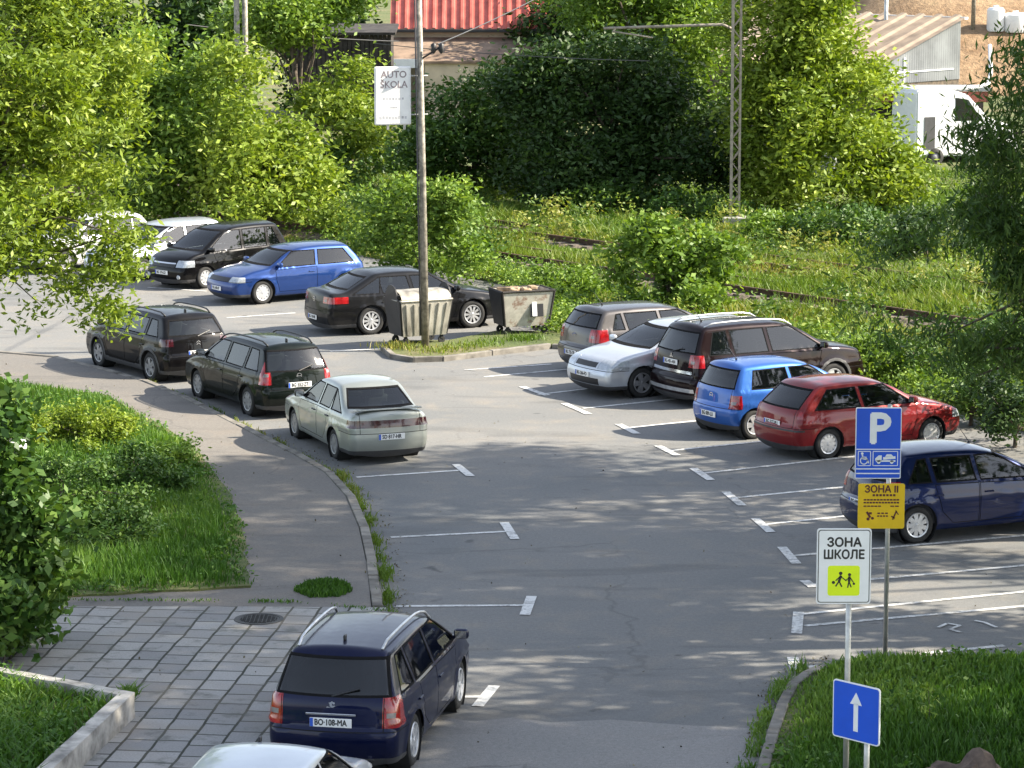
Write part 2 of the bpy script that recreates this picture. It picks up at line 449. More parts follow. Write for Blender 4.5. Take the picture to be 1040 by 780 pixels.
# paving slabs of the square
def tile_mat():
    m, nt, b, out = mat_base('paving_slabs')
    tc = nt.nodes.new('ShaderNodeTexCoord')
    mp = nt.nodes.new('ShaderNodeMapping'); mp.inputs['Rotation'].default_value = (0, 0, R(-84)); mp.inputs['Location'].default_value = (0.1, 0.08, 0)
    nt.links.new(tc.outputs['Object'], mp.inputs[0])
    nz = N(nt, 'ShaderNodeTexNoise', i_Scale=1.3, i_Detail=3); nt.links.new(mp.outputs[0], nz.inputs['Vector'])
    wv = N(nt, 'ShaderNodeVectorMath', operation='MULTIPLY_ADD'); wv.inputs[1].default_value = (0.07, 0.07, 0); nt.links.new(nz.outputs['Color'], wv.inputs[0]); nt.links.new(mp.outputs[0], wv.inputs[2])
    br = N(nt, 'ShaderNodeTexBrick', i_Scale=1.0); br.offset = 0.37; br.offset_frequency = 3; br.squash = 1.0
    br.inputs['Color1'].default_value = (0.20, 0.20, 0.20, 1); br.inputs['Color2'].default_value = (0.33, 0.325, 0.31, 1); br.inputs['Mortar'].default_value = (0.025, 0.028, 0.018, 1)
    br.inputs['Mortar Size'].default_value = 0.021; br.inputs['Mortar Smooth'].default_value = 0.3; br.inputs['Brick Width'].default_value = 0.50; br.inputs['Row Height'].default_value = 0.42; br.inputs['Bias'].default_value = 0.1
    nt.links.new(wv.outputs[0], br.inputs['Vector'])
    f = noise(nt, 40, 3, 0.7); g = noise(nt, 0.7, 5, 0.6)
    c = mixc(nt, 0.5, br.outputs['Color'], ramp(nt, f, [(0.3, (0.6,)*3), (0.7, (1.3,)*3)]), 'MULTIPLY')
    c = mixc(nt, ramp(nt, g, [(0.45, (0, 0, 0)), (0.72, (0.5,)*3)]), c, (0.26, 0.22, 0.17))
    h = noise(nt, 2.6, 4, 0.7)
    c = mixc(nt, ramp(nt, h, [(0.55, (0, 0, 0)), (0.72, (0.7,)*3)]), c, (0.09, 0.095, 0.08))
    nt.links.new(c, b.inputs['Base Color']); b.inputs['Roughness'].default_value = 0.85
    inv = N(nt, 'ShaderNodeMath', operation='SUBTRACT', i_0=1.0); nt.links.new(br.outputs['Fac'], inv.inputs[1])
    bump(nt, b, inv.outputs[0], 0.6, 0.03)
    return m
M['tiles'] = tile_mat()
sq = polyG([(392, 617), (395, 640), (340, 700), (262, 790), (190, 900), (-500, 900), (-500, 616), (250, 616)], 0.12)
tag(slab('paved_square', sq, -0.2, 0.122, M['tiles']), kind='structure')
# uneven weedy rim of the asphalt pavement where the slabs start
# manhole cover
p = G(263, 629, 0.12)
bm = bmesh.new(); lathe(bm, [(0.0005, 0.0), (0.30, 0.0), (0.31, 0.008), (0.36, 0.008), (0.37, -0.01)], 36, 'Z')
for k in range(-4, 5):
    for q in (0, 1):
        l = 2*math.sqrt(max(0.01, 0.27**2-(k*0.06)**2)); box(bm, (0 if q else k*0.06, k*0.06 if q else 0, 0.004), (l if q else 0.012, 0.012 if q else l, 0.008))
bmesh.ops.recalc_face_normals(bm, faces=bm.faces)
mh = link('manhole_cover', bm, simple('cast_iron', (0.06, 0.058, 0.055), 0.6, metal=0.5, var=0.3)); mh.location = (p.x, p.y, 0.125)
tag(mh, 'round dark iron manhole cover in the paving slabs', 'manhole cover')

# low concrete wall around the planting bed bottom left
wl = polyG([(10, 683), (128, 704), (112, 722), (40, 790), (-40, 880)], 0.45)
W0 = [Vector(p) for p in polyG([(-60, 670), (20, 683), (128, 704), (40, 785), (-60, 900)], 0.45)]
bm = bmesh.new()
def wall_run(bm, P, wd, z0, z1):
    n = len(P); L_, R_ = [], []
    for i, p in enumerate(P):
        d1 = (p-P[i-1]).normalized() if i else (P[1]-p).normalized(); d2 = (P[i+1]-p).normalized() if i < n-1 else d1
        t = (d1+d2).normalized(); nn = Vector((-t.y, t.x)); k = 1/max(0.4, nn.dot(Vector((-d2.y, d2.x))))
        L_.append(p+nn*wd/2*k); R_.append(p-nn*wd/2*k)
    for i in range(n-1):
        prism(bm, [tuple(L_[i]), tuple(L_[i+1]), tuple(R_[i+1]), tuple(R_[i])], z0, z1)
wall_run(bm, W0, 0.19, 0.0, 0.45)
bmesh.ops.remove_doubles(bm, verts=bm.verts, dist=0.002)
bmesh.ops.subdivide_edges(bm, edges=bm.edges, cuts=3, use_grid_fill=True)
for v in bm.verts: v.co += Vector((random.uniform(-1, 1), random.uniform(-1, 1), random.uniform(-1, 1)))*0.006
tag(link('low_wall', bm, M['concrete']), 'low weathered concrete wall around the planting bed at the bottom left', 'wall')
bed = [tuple(p) for p in W0]
tag(slab('planting_bed_soil', bed+[(-14, 30), (-14, 44)], 0.0, 0.30, M['soil']), kind='structure')

# bottom right verge
VR = [(742, 860), (765, 790), (778, 745), (790, 712), (800, 693), (815, 682), (838, 671), (860, 665), (900, 663), (980, 661), (1100, 661), (1300, 664)]
VRp = polyG(VR, 0.12)
kerb_run(VRp[:7], 0.15, 0.13, 'kerb', side=1)
kerb_run(VRp[6:], 0.10, 0.05, 'kerb', side=1)
VRi = off_poly(VRp, 0.14)
tag(slab('verge_soil', VRi+[(18, 42), (18, 28), (VRi[0][0], 28)], -0.2, 0.10, M['soil']), kind='structure')

# bin island
IS = [(386, 352), (396, 360), (420, 364), (450, 363), (500, 357), (560, 350), (600, 352)]
ISp = polyG(IS, 0.1)
kerb_run(ISp, 0.14, 0.12, 'kerb', side=-1)
ISi = off_poly(ISp, -0.13)
tag(slab('island_soil', ISi+polyG([(640, 340), (560, 336), (505, 335), (455, 345), (395, 345)], 0.1), -0.2, 0.09, M['soil']), kind='structure')

# ---------------- painted parking marks
def marks(segs, wd=0.11, z=0.008):
    bm = bmesh.new()
    for a, b in segs: strip_line(bm, G(*a), G(*b), wd, z)
    return bm
lines = [((362, 485), (466, 478)), ((397, 546), (516, 540)), ((400, 616), (534, 615)), ((440, 708), (492, 708)),
         ((592, 415), (720, 402)), ((636, 435), (780, 420)), ((681, 458), (845, 441)), ((714, 481), (900, 460)), ((746, 506), (905, 490)), ((776, 533), (940, 516)),
         ((803, 565), (1200, 530)), ((826, 594), (1200, 560)), ((814, 624), (1250, 580)), ((817, 636), (1250, 597)), ((805, 680), (835, 676)), ((938, 664), (1020, 656)),
         ((546, 401), (640, 390)), ((492, 383), (590, 374)), ((472, 376), (560, 370)), ((230, 323), (300, 318)), ((335, 357), (394, 354)), ((150, 292), (210, 296))]
bars = [((463, 472), (478, 484)), ((512, 531), (523, 548)), ((540, 606), (533, 625)), ((502, 697), (485, 718)),
        ((573, 410), (598, 421)), ((628, 431), (647, 441)), ((668, 453), (688, 463)), ((704, 476), (722, 488)), ((737, 500), (754, 514)), ((767, 527), (783, 541)),
        ((794, 556), (809, 573)), ((817, 590), (826, 597)), ((811, 622), (809, 644)), ((805, 668), (808, 681)), ((530, 393), (556, 402))]
bm = marks(lines)
bm2 = marks(bars, 0.16, 0.012)
me2 = bpy.data.meshes.new('t'); bm2.to_mesh(me2); bm.from_mesh(me2); bm2.free()
# worn white squiggle on the disabled bay
pt = [G(x, y) for x, y in ((953, 638), (962, 634), (975, 636), (965, 640), (976, 643))]
for a, b in zip(pt, pt[1:]): strip_line(bm, a, b, 0.06, 0.016)
pt = [G(x, y) for x, y in ((990, 631), (1000, 633), (1012, 638))]
for a, b in zip(pt, pt[1:]): strip_line(bm, a, b, 0.06, 0.016)
tag(link('road_markings', bm, M['line']), kind='structure')
# ------------------------------------------------------------------ cars
def round_poly(pts):
    """pts [(x,z,r)] open polyline -> rounded points"""
    out = []
    n = len(pts)
    for i, p in enumerate(pts):
        P = Vector(p[:2]); r = p[2] if len(p) > 2 else 0
        if i in (0, n-1) or r <= 0: out.append(P); continue
        A = Vector(pts[i-1][:2]); B = Vector(pts[i+1][:2])
        ra = min(r, (A-P).length*0.49); rb = min(r, (B-P).length*0.49)
        a = P+(A-P).normalized()*ra; b = P+(B-P).normalized()*rb
        for k in range(6):
            t = k/5
            out.append(a*(1-t)**2 + P*2*t*(1-t) + b*t*t)
    return out

def resample(pts, step):
    P = np.array([[p[0], p[1]] for p in pts]); d = np.r_[0, np.cumsum(np.linalg.norm(np.diff(P, axis=0), axis=1))]
    n = max(4, int(d[-1]/step))
    s = np.linspace(0, d[-1], n+1)
    return np.c_[np.interp(s, d, P[:, 0]), np.interp(s, d, P[:, 1])]

def extract(bm, planes, cand):
    faces = [f for f in bm.faces if cand(f)]
    for co, no in planes:
        co = Vector(co); no = Vector(no)
        if not faces: break
        geom = list({v for f in faces for v in f.verts}) + list({e for f in faces for e in f.edges}) + faces
        r = bmesh.ops.bisect_plane(bm, geom=geom, plane_co=co, plane_no=no, dist=1e-5)
        faces = [g for g in r['geom'] if isinstance(g, bmesh.types.BMFace) and (g.calc_center_median()-co).dot(no) <= 0]
        faces = list(set(faces))
    if not faces: return bmesh.new()
    nb = bmesh.new(); mp = {}
    lay = bm.faces.layers.int['side']; nl = nb.faces.layers.int.new('side')
    for f in faces:
        vsn = []
        for v in f.verts:
            if v not in mp: mp[v] = nb.verts.new(v.co)
            vsn.append(mp[v])
        nf = nb.faces.new(vsn); nf[nl] = f[lay]; nf.smooth = True
    bmesh.ops.delete(bm, geom=faces, context='FACES')
    return nb

def puff(nb, off=0.0, th=0.012):
    nb.normal_update()
    nrm = {v: v.normal.copy() for v in nb.verts}
    for v in nb.verts: v.co += nrm[v]*off
    be = [e for e in nb.edges if e.is_boundary]
    if be and th:
        r = bmesh.ops.extrude_edge_only(nb, edges=be)
        nv = [g for g in r['geom'] if isinstance(g, bmesh.types.BMVert)]
        new = set(nv)
        for v in nv:
            src = None
            for e in v.link_edges:
                o = e.other_vert(v)
                if o not in new: src = o
            if src is not None and src in nrm: v.co = src.co - nrm[src]*th
        for e in be: e.smooth = False
    return nb

def poly_planes(poly, ax):
    """convex polygon (list of 2D) counter-clockwise or not -> planes; ax = indices of the two axes"""
    c = Vector((sum(p[0] for p in poly)/len(poly), sum(p[1] for p in poly)/len(poly)))
    pl = []
    for i in range(len(poly)):
        a = Vector(poly[i]); b = Vector(poly[(i+1) % len(poly)])
        d = b-a; n = Vector((d.y, -d.x)).normalized()
        if (c-a).dot(n) > 0: n = -n
        co = [0, 0, 0]; no = [0, 0, 0]
        co[ax[0]], co[ax[1]] = a.x, a.y; no[ax[0]], no[ax[1]] = n.x, n.y
        pl.append((co, no))
    return pl

def inset(poly, d):
    c = Vector((sum(p[0] for p in poly)/len(poly), sum(p[1] for p in poly)/len(poly)))
    n = len(poly); out = []
    lines = []
    for i in range(n):
        a = Vector(poly[i]); b = Vector(poly[(i+1) % n]); dd = (b-a).normalized(); nn = Vector((dd.y, -dd.x))
        if (c-a).dot(nn) < 0: nn = -nn
        lines.append((a+nn*d, dd))
    for i in range(n):
        (p, u), (q, v) = lines[i-1], lines[i]
        den = u.x*v.y-u.y*v.x
        if abs(den) < 1e-6: out.append(q); continue
        t = ((q.x-p.x)*v.y-(q.y-p.y)*v.x)/den
        out.append(p+u*t)
    return [tuple(o) for o in out]

def make_rim(kind, r, mat):
    bm = bmesh.new()
    lathe(bm, [(r*1.0, -0.09), (r*1.0, 0.0), (r*0.97, 0.012), (r*0.88, 0.006), (r*0.86, -0.03)], 28)
    n, wd, solid = {'alloy5': (5, 0.30, 0.0), 'alloy10': (10, 0.13, 0.0), 'cover': (9, 0.20, 0.45), 'steel': (12, 0.16, 0.62)}[kind]
    for k in range(n):
        a = 2*math.pi*k/n
        ca, sa = math.cos(a), math.sin(a)
        r0, r1 = r*0.12, r*0.9
        w0, w1 = wd*r*0.62, wd*r
        pts = [(r0, -w0), (r1, -w1), (r1, w1), (r0, w0)]
        top = [bm.verts.new((x*ca-y*sa, 0.004 if x < r*.5 else -0.002, x*sa+y*ca)) for x, y in pts]
        bot = [bm.verts.new((x*ca-y*sa, -0.03, x*sa+y*ca)) for x, y in pts]
        bm.faces.new(top)
        for i in range(4): bm.faces.new((top[i], top[(i+1) % 4], bot[(i+1) % 4], bot[i]))
    lathe(bm, [(0.001, 0.014), (r*0.16, 0.012), (r*0.2, 0.0), (r*0.2, -0.03)], 14)
    if solid: lathe(bm, [(0.001, -0.006), (r*solid+0.02, -0.004), (r*solid+.03, -0.02)], 20)
    lathe(bm, [(0.001, -0.055), (r*0.98, -0.055)], 20)   # brake side plate behind
    bm.faces.ensure_lookup_table()
    bm.normal_update()
    for f in bm.faces:
        if max(v.co.y for v in f.verts) < -0.05: f.material_index = 1
    bmesh.ops.recalc_face_normals(bm, faces=bm.faces)
    return bm

def make_car(name, label, cat, S, paint_m, loc=(0, 0, 0), heading=0.0, group=None):
    L, Wd, H, tr = S['L'], S['W']/2, S['H'], S.get('tr', 0.31)
    xr, xf = S['ro'], S['L']-S['fo']          # wheel positions
    step = S.get('step', 0.045)
    T = resample(round_poly(S['outline']), step)
    nT = len(T)
    beltp = np.array(S['belt'])
    def belt(x): return np.interp(x, beltp[:, 0], beltp[:, 1])
    tum = S.get('tum', 0.40); endt = S.get('endt', 0.10)
    def Wf(x, z):
        x = np.asarray(x, float); z = np.asarray(z, float)
        u = np.abs((x-L/2)/(L/2))
        w = Wd*(1-endt*np.clip(u, 0, 1)**3.2)
        bz = belt(x)
        lo = np.clip((z-0.2)/0.35, 0, 1); w = w*(0.955+0.045*np.sin(lo*np.pi/2))
        up = np.clip((z-0.62)/(bz-0.62+1e-6), 0, 1); w = w-0.035*up**2
        # crease half way up the side
        w = w+0.018*np.exp(-((z-S.get('crease', 0.70))/0.028)**2)
        ab = np.clip(z-bz, 0, 1)
        w = w-0.015*np.clip(ab/0.02, 0, 1)-tum*ab
        for xw in (xr, xf):
            d = np.hypot(x-xw, z-tr)
            w = w+S.get('flare', 0.018)*np.exp(-((d-(tr+0.07))/0.07)**2)
        return w
    bot_z = S.get('bz', 0.20)
    # outline ends -> bottom straight
    xa, xb = T[0, 0], T[-1, 0]
    s = np.linspace(0, 1, nT)
    # bottom x mapped by the outline x so that the columns stay close to vertical
    tx = np.clip(T[:, 0], xa+0.02, xb-0.02)
    mono = np.maximum.accumulate(tx)
    bx = 0.75*mono+0.25*(xa+(xb-xa)*s)
    bx[0] = xa; bx[-1] = xb
    nv = S.get('nv', 22)
    vv = np.linspace(0, 1, nv)**0.8
    vv = np.r_[vv[:-1], 0.985, 1.0]
    vv = np.unique(np.r_[np.linspace(0, .92, nv-4), .945, .965, .982, .993, 1.0])
    nv = len(vv)
    X = bx[:, None]*(1-vv)+T[:, 0][:, None]*vv
    Z = bot_z*(1-vv)+T[:, 1][:, None]*vv
    # distance to outline and local radius
    dT = np.gradient(T, axis=0); nrm = np.c_[-dT[:, 1], dT[:, 0]]; nrm /= np.linalg.norm(nrm, axis=1)[:, None]+1e-9
    horiz = np.abs(nrm[:, 0])
    rad = 0.075+0.07*np.clip((horiz-0.45)/0.4, 0, 1)*(T[:, 1] < belt(T[:, 0])+0.1)
    rad = np.convolve(np.pad(rad, 3, mode='edge'), np.ones(7)/7, 'valid')
    P = np.stack([X.ravel(), Z.ravel()], 1)
    D = np.hypot(P[:, 0][:, None]-T[:, 0][None], P[:, 1][:, None]-T[:, 1][None])
    idx = D.argmin(1)
    # perpendicular distance to the tangent
    dd = np.abs(((P-T[idx])*nrm[idx]).sum(1))
    dd[D.min(1) > step*1.5] = D.min(1)[D.min(1) > step*1.5]
    rr = rad[idx]
    y = Wf(P[:, 0], P[:, 1])
    tt = np.clip(dd/rr, 0, 1)
    y = y-rr*(1-np.sqrt(np.clip(1-(1-tt)**2, 0, 1)))
    Y = y.reshape(X.shape)
    # bottom edge tuck
    Y[:, 0] -= 0.03
    bm = bmesh.new(); lay = bm.faces.layers.int.new('side')
    grids = []
    for sg in (1, -1):
        g = [[bm.verts.new((X[i, j], sg*Y[i, j], Z[i, j])) for j in range(nv)] for i in range(nT)]
        grids.append(g)
        for i in range(nT-1):
            for j in range(nv-1):
                q = (g[i][j], g[i+1][j], g[i+1][j+1], g[i][j+1])
                if sg > 0: q = q[::-1]
                f = bm.faces.new(q); f[lay] = sg
    # cross strips
    nc = S.get('nc', 14)
    crown = np.where(horiz > 0.7, S.get('bow', 0.075), 0.04)
    crown = np.convolve(np.pad(crown, 4, mode='edge'), np.ones(9)/9, 'valid')
    def crown_at(i, f): return crown[i]*(1-abs(f)**2.2)
    rows = []
    for i in range(nT):
        row = [grids[1][i][-1]]
        for k in range(1, nc):
            f = -1+2*k/nc
            c = crown_at(i, f)
            row.append(bm.verts.new((T[i, 0]+nrm[i, 0]*c*1.0, Y[i, -1]*f, T[i, 1]+nrm[i, 1]*c)))
        row.append(grids[0][i][-1]); rows.append(row)
    for i in range(nT-1):
        for k in range(nc):
            f = bm.faces.new((rows[i][k], rows[i+1][k], rows[i+1][k+1], rows[i][k+1])); f[lay] = 0
    bmesh.ops.recalc_face_normals(bm, faces=bm.faces)
    # is the normal pointing outward?
    bm.faces.ensure_lookup_table()
    tst = max(bm.faces, key=lambda f: f.calc_center_median().z)
    if tst.normal.z < 0: bmesh.ops.reverse_faces(bm, faces=bm.faces)
    bmesh.ops.translate(bm, vec=(-L/2, 0, 0), verts=bm.verts)
    hx = L/2
    root = empty(name, loc, heading); tag(root, label, cat, group)
    def side_c(sg, x0=-9, x1=9, z0=-9, z1=9):
        def c(f):
            if f[lay] != sg: return False
            m = f.calc_center_median()
            return x0-0.1 < m.x < x1+0.1 and z0-0.1 < m.z < z1+0.1
        return c
    def bb(poly): return min(p[0] for p in poly), max(p[0] for p in poly), min(p[1] for p in poly), max(p[1] for p in poly)
    def sh(poly): return [(p[0]-hx, p[1]) for p in poly]
    dirt_rub = S.get('clad', None)
    # wheel arches
    Ra = tr+S.get('arch', 0.055)
    for sg in (1, -1):
        for xw in (xr-hx, xf-hx):
            if dirt_rub:
                Rb = Ra+0.06
                po = [(xw+Rb*math.cos(a), tr+Rb*math.sin(a)) for a in np.linspace(0, 2*math.pi, 21)[:-1]]
                nb = extract(bm, poly_planes(po, (0, 2)), side_c(sg, *bb(po)))
                po = [(xw+Ra*math.cos(a), tr+Ra*math.sin(a)) for a in np.linspace(0, 2*math.pi, 21)[:-1]]
                # inner hole
                lay2 = nb.faces.layers.int['side']
                hole = extract(nb, poly_planes(po, (0, 2)), lambda f: True); hole.free()
                link('wheel_arch_trim', puff(nb, 0.008, 0.03), M['trim'], root, True)
            else:
                po = [(xw+Ra*math.cos(a), tr+Ra*math.sin(a)) for a in np.linspace(0, 2*math.pi, 21)[:-1]]
                hole = extract(bm, poly_planes(po, (0, 2)), side_c(sg, *bb(po))); hole.free()
    gm = M['glass']; gd = M[S.get('priv', 'glass')]
    frame_m = M['frame']
    # side windows
    for wi, wp in enumerate(S['wins']):
        po = sh(wp)
        for sg in (1, -1):
            nb = extract(bm, poly_planes(po, (0, 2)), side_c(sg, *bb(po)))
            if not nb.faces: continue
            pane = extract(nb, poly_planes(inset(po, 0.022), (0, 2)), lambda f: True)
            fo = link('side_window', puff(nb, 0.003, 0.02), frame_m, root, True)
            g = gd if (wp[0][0]+wp[2][0])/2 < L*0.47 else gm
            link('pane', puff(pane, -0.006, 0), g, fo, True)
    def yz_region(zb, zt, yb, yt, xmin, xmax, nm, ins=0.03, mat=None):
        po = [(-yb, zb), (-yt, zt), (yt, zt), (yb, zb)]
        nb = extract(bm, poly_planes(po, (1, 2)), lambda f: xmin < f.calc_center_median().x < xmax and zb-.1 < f.calc_center_median().z < zt+.1)
        if not nb.faces: return
        pane = extract(nb, poly_planes(inset(po, ins), (1, 2)), lambda f: True)
        fo = link(nm, puff(nb, 0.002, 0.02), frame_m, root, True)
        link('pane', puff(pane, -0.004, 0), mat or gm, fo, True)
    rw = S.get('rwin')
    if rw: yz_region(rw[0], rw[1], rw[2], rw[3], -hx-0.2, -hx+rw[4], 'rear_window', mat=gd)
    fw = S.get('fwin')
    if fw: yz_region(fw[0], fw[1], fw[2], fw[3], hx-fw[4], hx+0.2, 'windscreen', 0.035, mat=gm)
    # lamps: boxes ((x0,x1),(y0,y1),(z0,z1)) with slants, both sides
    def boxreg(reg, off, th, matl, nm, parent=root, lab=None, both=True):
        (x0, x1), (y0, y1), (z0, z1) = reg[:3]
        for sg in ((1, -1) if both else (1,)):
            pl = [((x0, 0, 0), (-1, 0, 0)), ((x1, 0, 0), (1, 0, 0)), ((0, 0, z0), (0, 0, -1)), ((0, 0, z1), (0, 0, 1))]
            if both: pl += [((0, sg*y0, 0), (0, -sg, 0)), ((0, sg*y1, 0), (0, sg, 0))]
            else: pl += [((0, y0, 0), (0, -1, 0)), ((0, y1, 0), (0, 1, 0))]
            if len(reg) > 3:
                for co, no in reg[3]: pl.append(((co[0], sg*co[1], co[2]), (no[0], sg*no[1], no[2])))
            def c(f):
                m = f.calc_center_median()
                return x0-.1 < m.x < x1+.1 and z0-.1 < m.z < z1+.1 and (sg*m.y > y0-.15 if both else True)
            nb = extract(bm, pl, c)
            if nb.faces:
                o = link(nm, puff(nb, off, th), matl, parent, True)
                if lab: o['label'] = lab
    zs_ = S.get('seam', 0.605)
    if S.get('bumpers', True):
        Ra_ = tr+S.get('arch', 0.055)+(0.06 if S.get('clad') else 0)
        for x0_, x1_, nm_ in ((-hx-.2, xr-hx-Ra_*0.9, 'rear'), (xf-hx+Ra_*0.9, hx+.2, 'front')):
            boxreg(((x0_, x1_), (-1.3, 1.3), (zs_, zs_+0.012)), -0.006, 0.01, M['under'], 'bumper_seam', both=False)
            boxreg(((x0_, x1_), (-1.3, 1.3), (0.0, 0.285)), 0.004, 0.02, M['trim'], 'bumper_trim', both=False)
        if S.get('rwin'):
            yl_ = S.get('tgy', Wd-0.25)
            boxreg(((-hx-.2, -hx+0.3), (yl_, yl_+0.011), (zs_+0.012, S['rwin'][0]-0.005)), -0.006, 0.01, M['under'], 'tailgate_seam')
    for reg, mt, nm in S.get('lamps', []):
        if nm == 'tail_light' and mt == 'red_lamp':
            yy, zz = reg[1:3]; zc_ = zz[0]+(zz[1]-zz[0])*0.42
            boxreg(((-hx-.2, -hx+reg[0][1]*0.6), (yy[0]+0.05, yy[0]+0.15), (zc_-0.03, zc_+0.03)), 0.007, 0.02, M['rev_lamp'], 'reversing_light')
        (a0, a1), yy, zz = reg[:3]
        r2 = ((a0-hx, a1-hx), yy, zz)
        if len(reg) > 3: r2 = r2 + ([((c[0]-hx, c[1], c[2]), n) for c, n in reg[3]],)
        boxreg(r2, 0.006, 0.02, M[mt], nm)
    for (a0, a1), yy, zz, mt in S.get('panels', []):
        nm = {'paint': 'tailgate', 'dark_lamp': 'lamp_band', 'black': 'grille', 'chrome': 'trim_bar', 'alloy': 'bumper_guard'}[mt]
        mm = paint_m if mt == 'paint' else M[mt]
        boxreg(((a0-hx, a1-hx), yy, zz), 0.004, 0.015, mm, nm, both=False)
    # doors
    for dp in S['doors']:
        po = sh(dp)
        for sg in (1, -1):
            gap = extract(bm, poly_planes(po, (0, 2)), side_c(sg, *bb(po)))
            if not gap.faces: continue
            d = extract(gap, poly_planes(inset(po, 0.012), (0, 2)), lambda f: True)
            link_gap = link('door_seam', puff(gap, -0.012, 0), M['under'], root, True)
            do = link('door', puff(d, 0.0, 0.012), paint_m, root, True)
            # handle
            xh = min(p[0] for p in po)+0.17; zh = S.get('hz', 0.79)
            yh = float(Wf(xh+hx, zh))
            hb = bmesh.new(); box(hb, (xh, sg*(yh+0.012), zh), (0.17, 0.03, 0.028), bev=0.01)
            link('handle', hb, paint_m if not S.get('blackhandle') else M['black'], do)
            if S.get('mould'):
                pass
    # bumper-level cladding
    if dirt_rub or S.get('lowtrim'):
        zt = S.get('cladz', 0.32)
        for sg in (1, -1):
            nb = extract(bm, [((0, 0, zt), (0, 0, 1)), ((xr-hx+Ra, 0, 0), (-1, 0, 0)), ((xf-hx-Ra, 0, 0), (1, 0, 0))], side_c(sg, z1=zt))
            if nb.faces: link('sill_trim', puff(nb, 0.006, 0.02), M['trim'], root, True)
    body = link('body', bm, paint_m, root, True)
    autosmooth(body, 50)
    # underbody, cabin
    ub = bmesh.new()
    zi = 0.30
    box(ub, (0, 0, 0.24), (L-0.35, 2*Wd-0.34, 0.10))
    for xw in (xr-hx, xf-hx):
        for sg in (1, -1):
            lathe(ub, [(Ra+0.004, sg*(Wd-0.03)), (Ra+0.004, sg*(Wd-0.32)), (0.01, sg*(Wd-0.33))], 20, c=(xw, 0, tr))
    tub_b = float(belt(L*0.5))-0.10
    x0 = S['cab'][0]-hx; x1 = S['cab'][1]-hx
    link('underbody', ub, M['under'], root)
    cb = bmesh.new()
    for sg in (1, -1): box(cb, ((x0+x1)/2, sg*(Wd-0.13), (zi+tub_b)/2), (x1-x0, 0.05, tub_b-zi))
    box(cb, (x1-0.02, 0, (zi+tub_b)/2), (0.34, 2*Wd-0.3, tub_b-zi)); box(cb, (x0+0.02, 0, (zi+tub_b)/2), (0.3, 2*Wd-0.3, tub_b-zi))
    box(cb, ((x0+x1)/2, 0, zi+0.03), (x1-x0, 2*Wd-0.3, 0.05))
    link('interior', cb, M['inside'], root)
    sx = x1-1.15
    for (cx, cy) in ((sx, 0.37), (sx, -0.37), (sx-0.85, 0.40), (sx-0.85, -0.40)):
        if cx < x0+0.25: continue
        sb = bmesh.new()
        box(sb, (cx+0.22, cy, 0.50), (0.5, 0.48, 0.16), bev=0.05)
        box(sb, (cx-0.08, cy, tub_b-0.06), (0.14, 0.46, 0.62), ry=R(-14), bev=0.05)
        box(sb, (cx-0.20, cy, tub_b+0.30), (0.09, 0.26, 0.17), ry=R(-10), bev=0.04)
        link('seat', sb, M['seat'], root)
    # wheels
    ww = 0.20
    rk = S.get('rim', 'cover'); rm = M[S.get('rimm', 'alloy')]
    tyre_me = rim_me = None
    for xw in (xr-hx, xf-hx):
        for sg in (1, -1):
            if tyre_me is None:
                tb = bmesh.new(); q = tr*0.66
                lathe(tb, [(q, -ww), (tr*0.93, -ww), (tr, -ww+0.03), (tr, -0.03), (tr*0.96, -0.008), (tr*0.85, 0.004), (q*1.04, -0.004), (q, -0.02)], 32)
                bmesh.ops.recalc_face_normals(tb, faces=tb.faces)
                wo_ = link('wheel', tb, M['rubber'], root, True); tyre_me = wo_.data
                ro_ = link('rim', make_rim(rk, tr*0.68, rm), None, wo_, False, mats=[rm, M['under']]); rim_me = ro_.data
            else:
                wo_ = bpy.data.objects.new('wheel', tyre_me); COL.objects.link(wo_); wo_.parent = root
                ro_ = bpy.data.objects.new('rim', rim_me); COL.objects.link(ro_); ro_.parent = wo_
            wo_.location = (xw, sg*(Wd-0.035), tr); wo_.rotation_euler = (0, 0, 0 if sg > 0 else math.pi)
            ro_.location = (0, -0.004, 0)
    # door mirrors
    mx_, mz = S['mirror']
    for sg in (1, -1):
        yb_ = float(Wf(mx_, mz))
        mb = bmesh.new()
        box(mb, (mx_-hx, sg*(yb_+0.10), mz+0.07), (0.11, 0.20, 0.14), bev=0.045)
        box(mb, (mx_-hx+0.01, sg*(yb_+0.01), mz+0.03), (0.06, 0.10, 0.04))
        mo = link('door_mirror', mb, M['black'] if S.get('blackhandle') else paint_m, root); autosmooth(mo)
        gb = bmesh.new(); box(gb, (mx_-hx-0.057, sg*(yb_+0.105), mz+0.07), (0.006, 0.15, 0.10))
        link('mirror_glass', gb, M['chrome'], mo)
    # outline helpers
    def endx(z, rear=True):
        m = (T[:, 0] < L/2) if rear else (T[:, 0] > L/2)
        idxs = np.where(m)[0]
        k = idxs[np.argmin(np.abs(T[idxs, 1]-z))]
        return T[k, 0]+nrm[k, 0]*crown[k]-hx, k
    def topz(x):
        m = T[:, 1] > bot_z+0.3
        k = np.where(m)[0][np.argmin(np.abs(T[m, 0]-x))]
        return T[k, 1], k
    def plate(z, rear, txt, y0=0.0):
        x, k = endx(z, rear); sg = -1 if rear else 1
        pb = bmesh.new(); box(pb, (x+sg*0.010, y0, z), (0.014, 0.52, 0.112), bev=0.004)
        po = link('licence_plate', pb, M['white_plate'], root)
        bb_ = bmesh.new(); box(bb_, (x+sg*0.018, y0+0.237*(1 if rear else -1), z), (0.003, 0.04, 0.105))
        # text faces outward
        Rm = Matrix(((0, 0, sg, x+sg*0.019), (-1 if rear else 1, 0, 0, y0), (0, 1, 0, z), (0, 0, 0, 1)))
        link('plate_band', bb_, M['plate_blue'], po)
